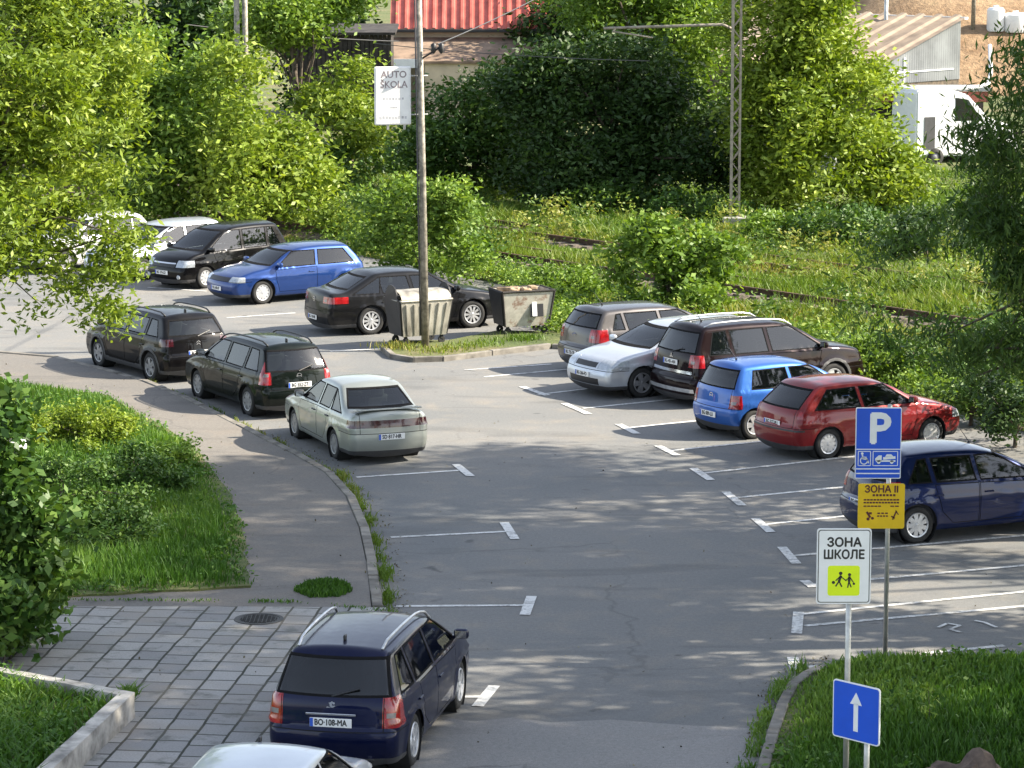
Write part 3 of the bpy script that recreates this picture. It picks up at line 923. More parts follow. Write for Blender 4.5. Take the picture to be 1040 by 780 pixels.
        text_mesh('plate_text', txt, 0.105, M['ink'], po, Rm, 0.001, sx=0.78, bold=0.003)
    if S.get('rplate'): plate(S['rplate'], True, S.get('ptxt', 'BG 481-KM'))
    if S.get('fplate'): plate(S['fplate'], False, S.get('ptxt', 'BG 481-KM'))
    # chrome strips / badge at the back
    if S.get('rstrip'):
        z, wdt, mt = S['rstrip']; x, k = endx(z)
        b_ = bmesh.new(); box(b_, (x-0.008, 0, z), (0.02, wdt, 0.028), bev=0.006); link('tailgate_trim', b_, M[mt], root)
    if S.get('badge'):
        z, kind, rear = S['badge']; x, k = endx(z, rear); sg = -1 if rear else 1
        b_ = bmesh.new()
        if kind == 'ring':
            lathe(b_, [(0.045, 0.006), (0.060, 0.010), (0.060, 0.0), (0.045, 0.0), (0.045, 0.006)], 20, axis='X'); box(b_, (0, 0, 0), (0.012, 0.10, 0.014))
        elif kind == 'three':
            for a in (90, 210, 330):
                box(b_, (0, 0.032*math.cos(R(a)), 0.032*math.sin(R(a))), (0.012, 0.05, 0.028), rx=R(a))
        elif kind == 'oval':
            lathe(b_, [(0.001, 0.010), (0.045, 0.008), (0.05, 0.0)], 20, axis='X'); bmesh.ops.scale(b_, vec=(1, 1.5, 0.7), verts=b_.verts)
        elif kind == 'lion':
            box(b_, (0, 0, 0), (0.012, 0.03, 0.075), rx=R(-18)); box(b_, (0, -0.025, 0.03), (0.012, 0.045, 0.025), rx=R(25)); box(b_, (0, 0.03, -0.03), (0.012, 0.05, 0.02), rx=R(10)); box(b_, (0, -0.035, -0.012), (0.012, 0.03, 0.018), rx=R(-30))
        elif kind == 'chevron':
            for dz in (-0.025, 0.025):
                for q in (1, -1): box(b_, (0, q*0.024, dz), (0.012, 0.06, 0.016), rx=R(-q*35))
        elif kind == 'grid':
            for q in (-0.03, 0, 0.03): box(b_, (0, q, 0), (0.012, 0.012, 0.07), rx=R(10))
            box(b_, (0, 0, 0), (0.012, 0.08, 0.012))
        bmesh.ops.translate(b_, vec=(x+sg*0.006, 0, z), verts=b_.verts)
        link('badge', b_, M['blue_badge'] if kind == 'oval' else M['chrome'], root)
    if S.get('rails'):
        xa_, xb_, mt = S['rails']
        for sg in (1, -1):
            pts = []
            for x in np.linspace(xa_, xb_, 12):
                z, k = topz(x); e = min(1, min(x-xa_, xb_-x)/0.10)
                pts.append((x-hx, sg*(Y[k, -1]-0.0), z+0.01+0.055*e))
            rb = bmesh.new(); tube(rb, pts, 0.018, 8)
            link('roof_rail', rb, M[mt], root, True)
    if S.get('antenna'):
        xa_, kind = S['antenna'][:2]; ya = S['antenna'][2] if len(S['antenna']) > 2 else 0; z, k = topz(xa_); z += crown[k]
        ab = bmesh.new()
        if kind == 'fin': box(ab, (xa_-hx, ya, z+0.03), (0.09, 0.03, 0.07), bev=0.012)
        else:
            tube(ab, [(xa_-hx, ya, z-0.01), (xa_-hx, ya, z+0.03)], 0.022, 8); tube(ab, [(xa_-hx, ya, z+.02), (xa_-hx-0.22, ya, z+0.30)], [0.008, 0.004], 6)
        link('antenna', ab, M['black'], root)
    if S.get('spoiler'):
        xs, zs, ws = S['spoiler']
        b_ = bmesh.new()
        box(b_, (xs-hx, 0, zs), (0.20, ws, 0.03), ry=R(S.get('spa', 6)), bev=0.012); link('spoiler', b_, paint_m, root)
    if S.get('wiper'):
        z0, z1 = S['wiper']; xa1, _ = endx(z0); xa2, _ = endx(z1)
        b_ = bmesh.new(); tube(b_, [(xa1-0.02, 0.0, z0), (xa2-0.02, -0.34, z0+0.10)], 0.012, 6); link('rear_wiper', b_, M['black'], root)
    if S.get('exhaust'):
        b_ = bmesh.new(); lathe(b_, [(0.03, -0.1), (0.03, 0.05), (0.025, 0.05), (0.025, -0.1)], 12, axis='X', c=(-hx+0.05, -Wd*0.55, 0.24)); link('exhaust', b_, M['chrome'], root)
    if S.get('foglamps'):
        z, yy = S['foglamps']; x, k = endx(z, False)
        for sg in (1, -1):
            b_ = bmesh.new(); lathe(b_, [(0.001, 0.012), (0.05, 0.01), (0.06, 0.0), (0.06, -0.03)], 16, axis='X', c=(x-0.05, sg*yy, z)); link('fog_lamp', b_, M['clear_lamp'], root)
    return root
# ------------------------------------------------------------------ car shapes
M['blue_badge'] = simple('blue_badge', (0.02, 0.06, 0.3), 0.3, var=0)
def spec(kind, L, W, H, wb, fo, tr=0.31, br=0.93, bf=0.93, xrr=0.55, xrf=None, xc=None, xbr=0.10, hood=0.76, xhood=None, deck=None, xdeck=None, pillars=(), quarter=None, wtop=0.10, rake=None, **kw):
    """x measured from the rear bumper"""
    ro = L-fo-wb
    xc = xc or L-1.08; xrf = xrf or xc-0.75; xhood = xhood or L-0.16
    o = [(0.12, 0.20), (0.03, 0.31, .05), (0.0, 0.48, .06), (0.015, 0.60, .05)]
    if kind == 'sedan':
        o += [(xbr, deck-0.02, .06), (xbr+0.06, deck+0.01, .06), (xdeck, deck+0.0, .2)]
    else:
        o += [(xbr*0.55, 0.64, .03), (xbr, br+0.0, .10)]
    o += [(xrr, H-0.035, .10), (xrr+(xrf-xrr)*0.45, H, .6), (xrf, H-0.04, .45), (xc, bf+0.03, .22), ((xc+xhood)/2, (bf+hood)/2+0.045, .5), (xhood, hood-0.02, .16), (L-0.035, 0.60, .10), (L, 0.46, .08), (L-0.03, 0.31, .05), (L-0.14, 0.20)]
    S = dict(L=L, W=W, H=H, fo=fo, ro=ro, tr=tr, outline=kw.pop('outline', o), belt=[(0, br), (xbr, br), (xc-0.2, bf), (xc+0.2, bf), (L, bf-0.12)])
    zt = H-wtop
    xr_b = (xdeck if kind == 'sedan' else xbr)
    # rear slanted edge of the glasshouse and the front one
    def rear_x(z):
        z0 = deck if kind == 'sedan' else br
        return xr_b+(xrr-xr_b)*(z-z0)/(H-0.03-z0)
    def front_x(z): return xc+(xrf-xc)*(z-bf)/(H-0.04-bf)
    b = lambda x: float(np.interp(x, [0, xbr, xc-0.2, L], [br, br, bf, bf-.1]))+0.02
    cp = rake if rake is not None else 0.32      # width of the last pillar
    ends = [rear_x]
    wins = []
    P = list(pillars)   # from rear to front: x at the belt
    lean = kw.pop('lean', 0.10)
    last = None
    # rearmost window
    x_ends = P + [None]
    prev = None
    for i, p in enumerate(x_ends):
        if prev is None:
            lo_b = rear_x(br)+cp; lo_t = rear_x(zt)+cp*0.75
            if quarter: lo_b += quarter[0]; lo_t += quarter[1]
        else:
            lo_b = prev+0.035; lo_t = prev+0.035-lean*0.6
        if p is None:
            hi_t = front_x(zt)-0.10; hi_b = front_x(bf)-0.13
        else:
            hi_b = p-0.035; hi_t = p-0.035-lean*0.6
        hb = b(hi_b); lb = b(lo_b)
        hi_t = max(hi_t, lo_t+0.08)
        poly = [(lo_b, lb), (lo_t, zt-0.015 if prev is None else zt), (hi_t, zt), (hi_b, hb)]
        wins.append(poly)
        prev = p
    S['wins'] = wins
    zr0 = (deck if kind == 'sedan' else br)+0.05
    S['rwin'] = (zr0, H-0.10, W/2-0.20, W/2-0.33, xrr+0.1)
    S['fwin'] = (bf+0.06, H-0.09, W/2-0.15, W/2-0.28, L-xrf+0.05)
    xr_, xf_ = ro, L-fo
    # doors
    Ra = tr+0.07
    drs = []
    zs = 0.30
    pd = kw.pop('dpill', None) or [p for p in P]
    # front door from last pillar to the front
    f0 = pd[-1]; xfd = xf_-Ra-0.12
    drs.append([(f0+0.01, zs), (f0+0.01, b(f0)-0.03), (xc-0.12, b(xc)-0.04), (xfd+0.10, 0.62), (xfd, zs)])
    if kw.pop('four', True):
        r1 = pd[-1]-0.005; r0 = pd[-2]-0.10 if len(pd) > 1 else rear_x(br)+cp
        xa = xr_+Ra+0.10
        drs.append([(xa+0.04, zs), (xa-0.02, 0.50), (min(r0, xa-0.1), 0.72), (min(r0, xa-0.1), b(r0)-0.03), (r1, b(r1)-0.03), (r1, zs)])
    S['doors'] = drs
    S['mirror'] = (xc-0.22, bf+0.02)
    S['cab'] = (0.35 if kind != 'sedan' else xdeck, xc+0.05)
    S.update(kw)
    return S

def place(P_rear, P_front, side, S, mode='wheels'):
    """world position and heading from the ground points under two wheels of one side (side=+1: the car's left)"""
    a = G(*P_rear); b = G(*P_front)
    h = math.atan2(b.y-a.y, b.x-a.x)
    return fit(P_rear, h, side, S, 'rear')

def fit(Ppx, h, side, S, which='rear'):
    L = S['L']; W = S['W']
    lx = {'rear': S['ro'], 'front': L-S['fo'], 'rcorner': 0.08, 'fcorner': L-0.08}[which]-L/2
    ly = side*(W/2-(0.05 if 'corner' not in which else 0.14))
    p = G(*Ppx)
    return (p.x-(lx*math.cos(h)-ly*math.sin(h)), p.y-(lx*math.sin(h)+ly*math.cos(h)), 0.0)

PT = {}
PT['navy'] = paint('paint_navy', (0.003, 0.006, 0.032), 0.4, 0.3, 0.12)
PT['silver_green'] = paint('paint_silver_green', (0.33, 0.35, 0.32), 0.6, 0.35, 0.3)
PT['dark_green'] = paint('paint_dark_green', (0.004, 0.007, 0.0055), 0.3, 0.35, 0.12)
PT['dark_brown'] = paint('paint_dark_brown', (0.006, 0.0055, 0.006), 0.3, 0.32, 0.12)
PT['black'] = paint('paint_black', (0.003, 0.003, 0.0035), 0.2, 0.28, 0.1)
PT['blue'] = paint('paint_blue', (0.010, 0.038, 0.16), 0.45, 0.3, 0.12)
PT['grey'] = paint('paint_dark_grey', (0.013, 0.013, 0.014), 0.4, 0.3, 0.15)
PT['taupe'] = paint('paint_taupe', (0.075, 0.070, 0.070), 0.6, 0.33, 0.2)
PT['silver'] = paint('paint_silver', (0.50, 0.53, 0.57), 0.55, 0.33, 0.1)
PT['plum'] = paint('paint_plum', (0.008, 0.003, 0.004), 0.3, 0.3, 0.15)
PT['sky'] = paint('paint_sky_blue', (0.025, 0.10, 0.36), 0.4, 0.32, 0.12)
PT['red'] = paint('paint_red', (0.17, 0.008, 0.010), 0.2, 0.35, 0.15)
PT['blue2'] = paint('paint_deep_blue', (0.003, 0.010, 0.055), 0.4, 0.3, 0.1)
PT['white'] = paint('paint_white', (0.50, 0.50, 0.49), 0.0, 0.35, 0.12)

def lamp_wrap(x, y, z0, z1):     # lamp on a rear corner
    return ((-0.1, x), (y, 1.2), (z0, z1))

CARS = []
# dark blue estate, foreground
S = spec('wagon', 4.42, 1.76, 1.55, 2.71, 0.90, 0.325, br=0.98, bf=0.98, xrr=0.42, xrf=2.55, xc=3.50, xbr=0.08, hood=0.80, pillars=(1.02, 2.02), priv='glass_dark',
         lamps=[(((-0.1, 0.34), (0.62, 1.2), (0.66, 1.02)), 'red_lamp', 'tail_light')], rplate=0.72, ptxt='BO·108-MA', rstrip=(0.82, 0.62, 'chrome'), badge=(0.93, 'lion', True),
         rails=(0.5, 2.75, 'alloy'), antenna=(0.72, 'fin'), rim='alloy5', rimm='alloy', exhaust=True, tum=0.36, step=0.035, nv=28, wiper=(1.03, 1.1), rwx=0)
S['rwin'] = (1.02, 1.46, 0.72, 0.62, 0.6)
S['panels'] = [((-0.1, 0.3), (-0.58, 0.58), (0.665, 1.0), 'paint') for _ in (1,)]
S['panels'] = [((-0.1, 0.4), (-0.60, 0.60), (0.60, 0.965), 'paint')]
loc_h = place((420, 777), (461, 726), -1, S)
a = G(420, 777); b = G(461, 726); h0 = math.atan2(b.y-a.y, b.x-a.x)
car_navy = make_car('parked_car', 'dark navy blue estate car with silver roof rails beside the paving slabs', 'car', S, PT['navy'], loc_h, h0)

# silver roof at the bottom edge
S = spec('hatch', 4.05, 1.70, 1.42, 2.50, 0.82, 0.29, br=0.95, bf=0.93, xrr=0.50, xrf=2.25, xc=2.95, xbr=0.10, pillars=(1.75,), mirror=(2.75, 0.74), antenna=(2.2, 'fin', 0.12), rim='cover', lamps=[(((-0.1, 0.25), (0.62, 1.2), (0.66, 0.98)), 'red_lamp', 'tail_light')], rplate=0.55, ptxt='BO·033-AK')
hh = h0+R(2); pr = at(275, 755, 32.6)
car_roof = make_car('parked_car', 'pale silver car cut off by the bottom edge, only its roof and side window showing', 'car', S, PT['silver'],
                    (pr.x+0.02-math.cos(hh)*(2.25-4.05/2), 32.6-math.sin(hh)*(2.25-4.05/2)-0.1, 0), hh)

# silver-green saloon with full-width lamp band
S = spec('sedan', 4.27, 1.68, 1.42, 2.49, 0.82, 0.29, br=0.90, bf=0.90, xrr=1.12, xrf=2.30, xc=3.10, xbr=0.05, deck=0.98, xdeck=0.52, hood=0.76, pillars=(1.25, 1.95), rake=0.20,
         rim='steel', rimm='alloy_dull', rplate=0.55, ptxt='SD 817-HR', badge=(0.93, 'oval', True), blackhandle=True, tum=0.38, endt=0.08,
         panels=[((-0.1, 0.22), (-0.80, 0.80), (0.72, 0.86), 'dark_lamp')], lamps=[(((-0.1, 0.25), (0.60, 1.2), (0.718, 0.862)), 'dark_lamp', 'tail_light')])
S['rwin'] = (1.02, 1.34, 0.66, 0.52, 1.3)
S['spoiler'] = (0.14, 1.045, 1.30)
a = G(340, 466); b = G(297, 443); h1 = math.atan2(b.y-a.y, b.x-a.x)
car_lada = make_car('parked_car', 'silver green saloon with a dark full width rear lamp band by the left kerb', 'car', S, PT['silver_green'], fit((340, 466), h1, 1, S), h1)

# dark green estate
S = spec('wagon', 4.29, 1.71, 1.50, 2.61, 0.88, 0.30, br=0.94, bf=0.94, xrr=0.38, xrf=2.45, xc=3.28, xbr=0.09, pillars=(1.05, 1.98), rails=(0.45, 2.7, 'black'), rim='cover', rimm='alloy_dull',
         lamps=[(((-0.1, 0.26), (0.60, 1.2), (0.72, 1.18)), 'red_lamp', 'tail_light')], rplate=0.70, ptxt='BG 552-ZT', badge=(0.88, 'ring', True), tum=0.36, antenna=(0.62, 'fin'), wiper=(0.98, 1.1))
S['rwin'] = (0.97, 1.40, 0.70, 0.60, 0.6)
a = G(252, 422); b = G(199, 403); h2 = math.atan2(b.y-a.y, b.x-a.x)
car_green = make_car('parked_car', 'very dark green estate car with black roof rails, directly ahead of the silver green saloon', 'car', S, PT['dark_green'], fit((252, 422), h2, 1, S), h2)

# dark crossover under the leaves
S = spec('suv', 4.16, 1.77, 1.48, 2.60, 0.85, 0.32, br=0.98, bf=0.98, xrr=0.42, xrf=2.35, xc=3.20, xbr=0.10, pillars=(1.0, 1.9), rails=(0.5, 2.5, 'black'), rim='alloy5', rimm='alloy_dull', clad=True,
         lamps=[(((-0.1, 0.30), (0.58, 1.2), (0.82, 0.98)), 'dark_lamp', 'tail_light')], rplate=0.66, ptxt='BG 902-VK', badge=(0.88, 'chevron', True), antenna=(0.62, 'fin'), tum=0.36, wiper=(1.02, 1.1))
a = G(153, 387); b = G(101, 372); h3 = math.atan2(b.y-a.y, b.x-a.x)
car_cactus = make_car('parked_car', 'near black crossover partly behind the hanging leaves, ahead of the dark green estate', 'car', S, PT['dark_brown'], fit((153, 387), h3, 1, S), h3)

# upper left row, noses to the lower left
S = spec('mpv', 4.05, 1.70, 1.62, 2.63, 0.82, 0.30, br=0.98, bf=0.96, xrr=0.42, xrf=2.35, xc=3.30, xbr=0.10, hood=0.84, pillars=(0.92, 1.85), rim='cover', rimm='alloy', fplate=0.46, ptxt='BG 376-LD',
         lamps=[(((3.62, 4.3), (0.50, 1.2), (0.62, 0.80)), 'clear_lamp', 'headlight')], panels=[((3.8, 4.3), (-0.46, 0.46), (0.70, 0.735), 'chrome'), ((3.8, 4.3), (-0.46, 0.46), (0.60, 0.695), 'black')], foglamps=(0.36, 0.62), tum=0.34)
hh = R(226)
S_mpv = S
car_mpv = make_car('parked_car', 'black people carrier with chrome grille bar between the blue hatchback and a silver car', 'car', S, PT['black'], fit((209, 293), hh, 1, S, 'front'), hh)
S = spec('hatch', 4.15, 1.735, 1.44, 2.51, 0.87, 0.31, br=0.92, bf=0.92, xrr=0.55, xrf=2.30, xc=3.02, xbr=0.12, pillars=(1.62,), four=False, dpill=[1.62], rim='steel', rimm='alloy', fplate=0.42, ptxt='BG 640-SP', rake=0.30,
         lamps=[(((3.80, 4.3), (0.52, 1.2), (0.60, 0.74)), 'clear_lamp', 'headlight')], panels=[((3.9, 4.3), (-0.5, 0.5), (0.62, 0.72), 'black')])
car_golf = make_car('parked_car', 'bright blue three door hatchback with a black hub on its front wheel, facing lower left', 'car', S, PT['blue'], fit((267, 309), R(214), 1, S, 'front'), R(214))
S = spec('hatch', 4.35, 1.76, 1.50, 2.60, 0.90, 0.31, br=0.96, bf=0.96, xrr=0.5, xrf=2.25, xc=3.25, xbr=0.1, pillars=(0.95, 1.85), rim='cover', fplate=0.45, ptxt='NS 214-BC',
         lamps=[(((3.85, 4.5), (0.5, 1.2), (0.60, 0.76)), 'clear_lamp', 'headlight')], panels=[((4.0, 4.5), (-0.5, 0.5), (0.48, 0.66), 'black')])
pw = fit((209, 293), R(226), 1, S_mpv, 'front')
car_white = make_car('parked_car', 'silver car directly behind the black people carrier, its bonnet against the leaves', 'car', S, PT['silver'], (pw[0]-1.9, pw[1]+1.9, 0), R(226))
car_white2 = make_car('parked_car', 'white car mostly hidden by the hanging leaves, farthest left', 'car', S, PT['white'], (pw[0]-4.3, pw[1]+3.6, 0), R(226))

# black saloon behind the bins
S = spec('sedan', 4.83, 1.86, 1.50, 2.74, 0.98, 0.345, br=0.98, bf=0.95, xrr=1.30, xrf=2.75, xc=3.62, xbr=0.07, deck=1.04, xdeck=0.46, hood=0.80, pillars=(1.40, 2.25), rake=0.26, rim='alloy10', rimm='alloy', rplate=0.42, ptxt='BG 118-NN',
         badge=(0.86, 'ring', True), lamps=[(((-0.1, 0.52), (0.50, 1.2), (0.80, 0.96)), 'red_lamp', 'tail_light')], step=0.045, lean=0.14)
S['rwin'] = (1.10, 1.40, 0.66, 0.54, 1.5)
car_ins = make_car('parked_car', 'black saloon with ten spoke alloy wheels behind the bins and the wooden pole', 'car', S, PT['grey'], fit((377, 340), R(26), -1, S), R(26))

# right hand row
S = spec('hatch', 4.28, 1.775, 1.48, 2.65, 0.86, 0.32, br=1.00, bf=0.96, xrr=0.42, xrf=2.35, xc=3.25, xbr=0.12, pillars=(0.92, 1.85), rim='alloy5', rplate=0.48, ptxt='BG 735-TR', badge=(0.88, 'oval', True),
         lamps=[(((-0.1, 0.42), (0.56, 1.2), (0.76, 1.04), [((0.42, 0, 0.80), (0.75, 0, -0.35))]), 'red_lamp', 'tail_light')], antenna=(0.75, 'rod'), rake=0.42)
S['rwin'] = (1.06, 1.38, 0.70, 0.60, 0.6)
car_i30 = make_car('parked_car', 'grey brown hatchback with red wraparound rear lamps, farthest car of the right hand row', 'car', S, PT['taupe'], fit((603, 383), R(30), -1, S, 'rcorner'), R(30))
S = spec('hatch', 4.34, 1.84, 1.48, 2.64, 0.90, 0.325, br=0.97, bf=0.96, xrr=0.45, xrf=2.30, xc=3.22, xbr=0.12, hood=0.80, pillars=(0.95, 1.85), rim='alloy5', rimm='alloy_dull', fplate=0.50, ptxt='BG 266-FO', badge=(0.74, 'oval', False),
         lamps=[(((3.78, 4.5), (0.45, 1.2), (0.64, 0.82)), 'clear_lamp', 'headlight')], panels=[((4.0, 4.5), (-0.40, 0.40), (0.66, 0.76), 'black'), ((4.05, 4.5), (-0.55, 0.55), (0.30, 0.44), 'black')])
car_foc = make_car('parked_car', 'silver hatchback parked nose out, its headlights facing the road', 'car', S, PT['silver'], fit((652, 404), R(211), 1, S, 'front'), R(211))
S = spec('suv', 4.58, 1.85, 1.70, 2.71, 0.93, 0.36, br=1.08, bf=1.06, xrr=0.42, xrf=2.60, xc=3.55, xbr=0.13, hood=0.98, pillars=(1.05, 2.0), rim='alloy5', rplate=0.93, ptxt='BG 451-AN', badge=(1.05, 'three', True), clad=True, priv='glass_dark',
         lamps=[(((-0.1, 0.32), (0.60, 1.2), (0.86, 1.12)), 'red_lamp', 'tail_light')], rails=(0.5, 2.7, 'alloy'), tum=0.36, antenna=(0.8, 'rod'), wiper=(1.14, 1.2), lowtrim=True)
S['panels'] = [((-0.1, 0.12), (-0.70, 0.70), (0.72, 0.78), 'chrome'), ((-0.1, 0.2), (-0.8, 0.8), (0.34, 0.42), 'alloy')]
S['rwin'] = (1.14, 1.58, 0.72, 0.60, 0.7)
car_ant = make_car('parked_car', 'dark plum off-roader with silver bumper trim between the silver and the light blue hatchback', 'car', S, PT['plum'], fit((704, 416), R(31), -1, S, 'rcorner'), R(31))
S = spec('hatch', 3.53, 1.64, 1.46, 2.32, 0.70, 0.29, br=0.96, bf=0.93, xrr=0.34, xrf=1.95, xc=2.75, xbr=0.10, pillars=(1.45,), four=False, dpill=[1.45], rim='alloy5', rplate=0.46, ptxt='BG 089-LU', badge=(0.82, 'ring', True),
         lamps=[(((-0.1, 0.22), (0.56, 1.2), (0.62, 0.88)), 'red_lamp', 'tail_light')], antenna=(0.6, 'rod'), rake=0.36)
S['rwin'] = (0.99, 1.36, 0.62, 0.54, 0.5)
car_lupo = make_car('parked_car', 'small light blue hatchback next to the red one', 'car', S, PT['sky'], fit((766, 446), R(31), -1, S), R(31))
S = spec('hatch', 3.99, 1.66, 1.42, 2.45, 0.80, 0.29, br=0.92, bf=0.90, xrr=0.62, xrf=2.15, xc=2.92, xbr=0.10, pillars=(1.55,), four=False, dpill=[1.55], rim='steel', rimm='alloy', rplate=0.66, ptxt='BG 527-PU', mirror=(2.68, 0.93),
         lamps=[(((-0.1, 0.18), (0.66, 1.2), (0.80, 1.28)), 'red_lamp', 'tail_light'), (((3.7, 4.3), (0.5, 1.2), (0.56, 0.70)), 'clear_lamp', 'headlight')], rake=0.34)
S['rwin'] = (0.96, 1.32, 0.62, 0.54, 0.7)
S['panels'] = [((-0.1, 0.2), (-0.9, 0.9), (0.555, 0.59), 'black')]
car_red = make_car('parked_car', 'dark red three door hatchback', 'car', S, PT['red'], fit((841, 466), R(30), -1, S), R(30))
S = spec('hatch', 4.03, 1.71, 1.49, 2.58, 0.80, 0.31, br=0.98, bf=0.95, xrr=0.50, xrf=2.20, xc=3.12, xbr=0.12, pillars=(0.98, 1.82), rim='cover', rimm='alloy', rplate=0.60, ptxt='BG 190-CL',
         lamps=[(((-0.1, 0.36), (0.58, 1.2), (0.78, 1.04)), 'red_lamp', 'tail_light')], antenna=(2.1, 'rod'), rake=0.36)
car_clio = make_car('parked_car', 'deep blue hatchback at the right edge beside the parking sign', 'car', S, PT['blue2'], fit((931, 552), R(23), -1, S), R(23))
# ------------------------------------------------------------------ vegetation
LM = {}
LM['yellowgreen'] = leaf_mat('leaf_yellowgreen', [(0, (0.05, 0.10, 0.012)), (0.45, (0.17, 0.25, 0.026)), (1, (0.44, 0.52, 0.09))], 0.33)
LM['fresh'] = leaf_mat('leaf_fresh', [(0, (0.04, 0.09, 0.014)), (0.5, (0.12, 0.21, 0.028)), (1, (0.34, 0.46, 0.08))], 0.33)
LM['mid'] = leaf_mat('leaf_mid', [(0, (0.02, 0.055, 0.010)), (0.5, (0.055, 0.12, 0.02)), (1, (0.17, 0.26, 0.045))], 0.22)
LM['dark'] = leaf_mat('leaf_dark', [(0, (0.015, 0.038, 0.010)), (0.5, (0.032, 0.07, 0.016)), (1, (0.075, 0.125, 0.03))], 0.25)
LM['meadow_leaf'] = leaf_mat('leaf_meadow', [(0, (0.03, 0.075, 0.012)), (0.5, (0.09, 0.16, 0.022)), (0.8, (0.20, 0.26, 0.04)), (1, (0.30, 0.30, 0.08))], 0.3)
LM['feather'] = leaf_mat('leaf_feather', [(0, (0.02, 0.05, 0.014)), (0.5, (0.06, 0.12, 0.026)), (1, (0.19, 0.28, 0.07))], 0.4)
LM['grass'] = leaf_mat('grass_blade', [(0, (0.03, 0.085, 0.012)), (0.5, (0.075, 0.17, 0.025)), (1, (0.22, 0.34, 0.07))], 0.35)
LM['meadow'] = leaf_mat('meadow_blade', [(0, (0.07, 0.14, 0.015)), (0.5, (0.13, 0.21, 0.03)), (0.8, (0.24, 0.26, 0.06)), (1, (0.36, 0.29, 0.12))], 0.4)

def leaf_quads(C, size, tone, aspect=0.45, droop=0.0, up=0.3, fold=True):
    """diamond leaves at centres C"""
    n = len(C)
    d = rng.normal(size=(n, 3)); d[:, 2] = d[:, 2]*0.6-droop
    d /= np.linalg.norm(d, axis=1)[:, None]
    nn = rng.normal(size=(n, 3)); nn[:, 2] += up*2
    s = np.cross(d, nn); s /= np.linalg.norm(s, axis=1)[:, None]+1e-9
    L = (size*rng.uniform(0.6, 1.3, n))[:, None]
    a = C-d*L*0.5; b = C+s*L*aspect*0.5; c = C+d*L*0.5; e = C-s*L*aspect*0.5
    V = np.stack([a, b, c, e], 1).reshape(-1, 3)
    F = np.arange(n*4).reshape(n, 4)
    return V, F, np.clip(tone, 0, 1)

def crown_points(blobs, nclump, per, cr, shell=0.55):
    B = np.array([b[:6] for b in blobs], float)
    wts = np.array([b[6] if len(b) > 6 else 1 for b in blobs])*(B[:, 3]*B[:, 4]*B[:, 5])**(0.75)
    nb_ = max(len(B)*5, nclump//9)
    kb = np.r_[np.repeat(np.arange(len(B)), 4), rng.choice(len(B), max(0, nb_-4*len(B)), p=wts/wts.sum())]
    u = rng.normal(size=(len(kb), 3)); u /= np.linalg.norm(u, axis=1)[:, None]
    r = shell+(1-shell)*rng.random(len(kb))**0.6
    r *= 1+0.13*np.sin(u[:, 0]*5+kb)+0.11*np.sin(u[:, 2]*7+kb*2)+rng.normal(0, 0.05, len(kb))
    BC = B[kb, :3]+u*r[:, None]*B[kb, 3:6]
    BR = B[kb, 3:6].mean(1)*rng.uniform(0.16, 0.34, len(kb)); bt = rng.beta(2, 2, len(kb))
    wq = wts[kb]*0+BR**1.6; wq *= np.where(np.arange(len(kb)) >= 0, wts[kb]/np.maximum(1e-9, (B[kb, 3]*B[kb, 4]*B[kb, 5])**.75), 1)
    kk = rng.choice(len(kb), nclump, p=wq/wq.sum())
    u2 = rng.normal(size=(nclump, 3)); u2 /= np.linalg.norm(u2, axis=1)[:, None]
    P = BC[kk]+u2*(BR[kk]*rng.random(nclump)**0.4)[:, None]*np.array([1.15, 1.15, 0.75])
    t = np.clip(bt[kk]*0.6+rng.beta(2.2, 2.2, nclump)*0.4, 0, 1)
    C = np.repeat(P, per, 0)+rng.normal(size=(nclump*per, 3))*cr*np.array([1, 1, 0.7])
    T = np.repeat(t, per)*0.6+rng.random(nclump*per)*0.4
    return C, T, P

def tree(label, cat, group, base, blobs, mat, nclump=400, per=30, cr=0.28, size=0.16, aspect=0.5, droop=0.0, trunk=0.18, name='tree', shell=0.45, lean=(0, 0), zmin=0.15, limbs=9, extra=None):
    root = empty(name, (base[0], base[1], base[2] if len(base) > 2 else 0)); tag(root, label, cat, group)
    o = np.array(root.location)
    C, T, P = crown_points(blobs, nclump, per, cr, shell)
    if extra is not None: C = np.r_[C, extra[0]]; T = np.r_[T, extra[1]]
    k = C[:, 2] > o[2]+zmin; C = C[k]; T = T[k]
    V, F, t = leaf_quads(C-o, size, T, aspect, droop)
    np_mesh('crown', V, F, LM[mat], root, t)
    bm = bmesh.new()
    top = Vector(np.average(np.array([b[:3] for b in blobs]), axis=0, weights=[b[3]*b[5] for b in blobs]))-Vector(o)
    top.x += lean[0]; top.y += lean[1]
    top.z += max(b[5] for b in blobs)*0.2
    n = 7; pts = []
    for i in range(n):
        f = i/(n-1); pts.append(Vector((top.x*f**1.4+math.sin(f*5)*trunk*0.6, top.y*f**1.4+math.cos(f*4)*trunk*0.5-trunk*.5, -0.15+(top.z+.15)*f)))
    tube(bm, pts, [trunk*(1-0.78*(i/(n-1))) for i in range(n)], 8)
    idx = rng.choice(len(P), min(limbs, len(P)), replace=False)
    for q in idx:
        e = Vector(P[q])-Vector(o)
        f = rng.uniform(0.3, 0.85); s = pts[int(f*(n-1))]
        if (e-s).length < 0.3: continue
        mid = s.lerp(e, 0.5)+Vector((rng.normal(0, .15), rng.normal(0, .15), 0.12*(e-s).length))
        rr = trunk*(1-0.78*f)*0.5
        tube(bm, [s, s.lerp(mid, .6), mid, mid.lerp(e, .6), e], [rr, rr*0.85, rr*0.6, rr*0.4, rr*0.12], 6)
    link('trunk' if cat == 'tree' else 'stem', bm, M['bark'], root, True)
    return root

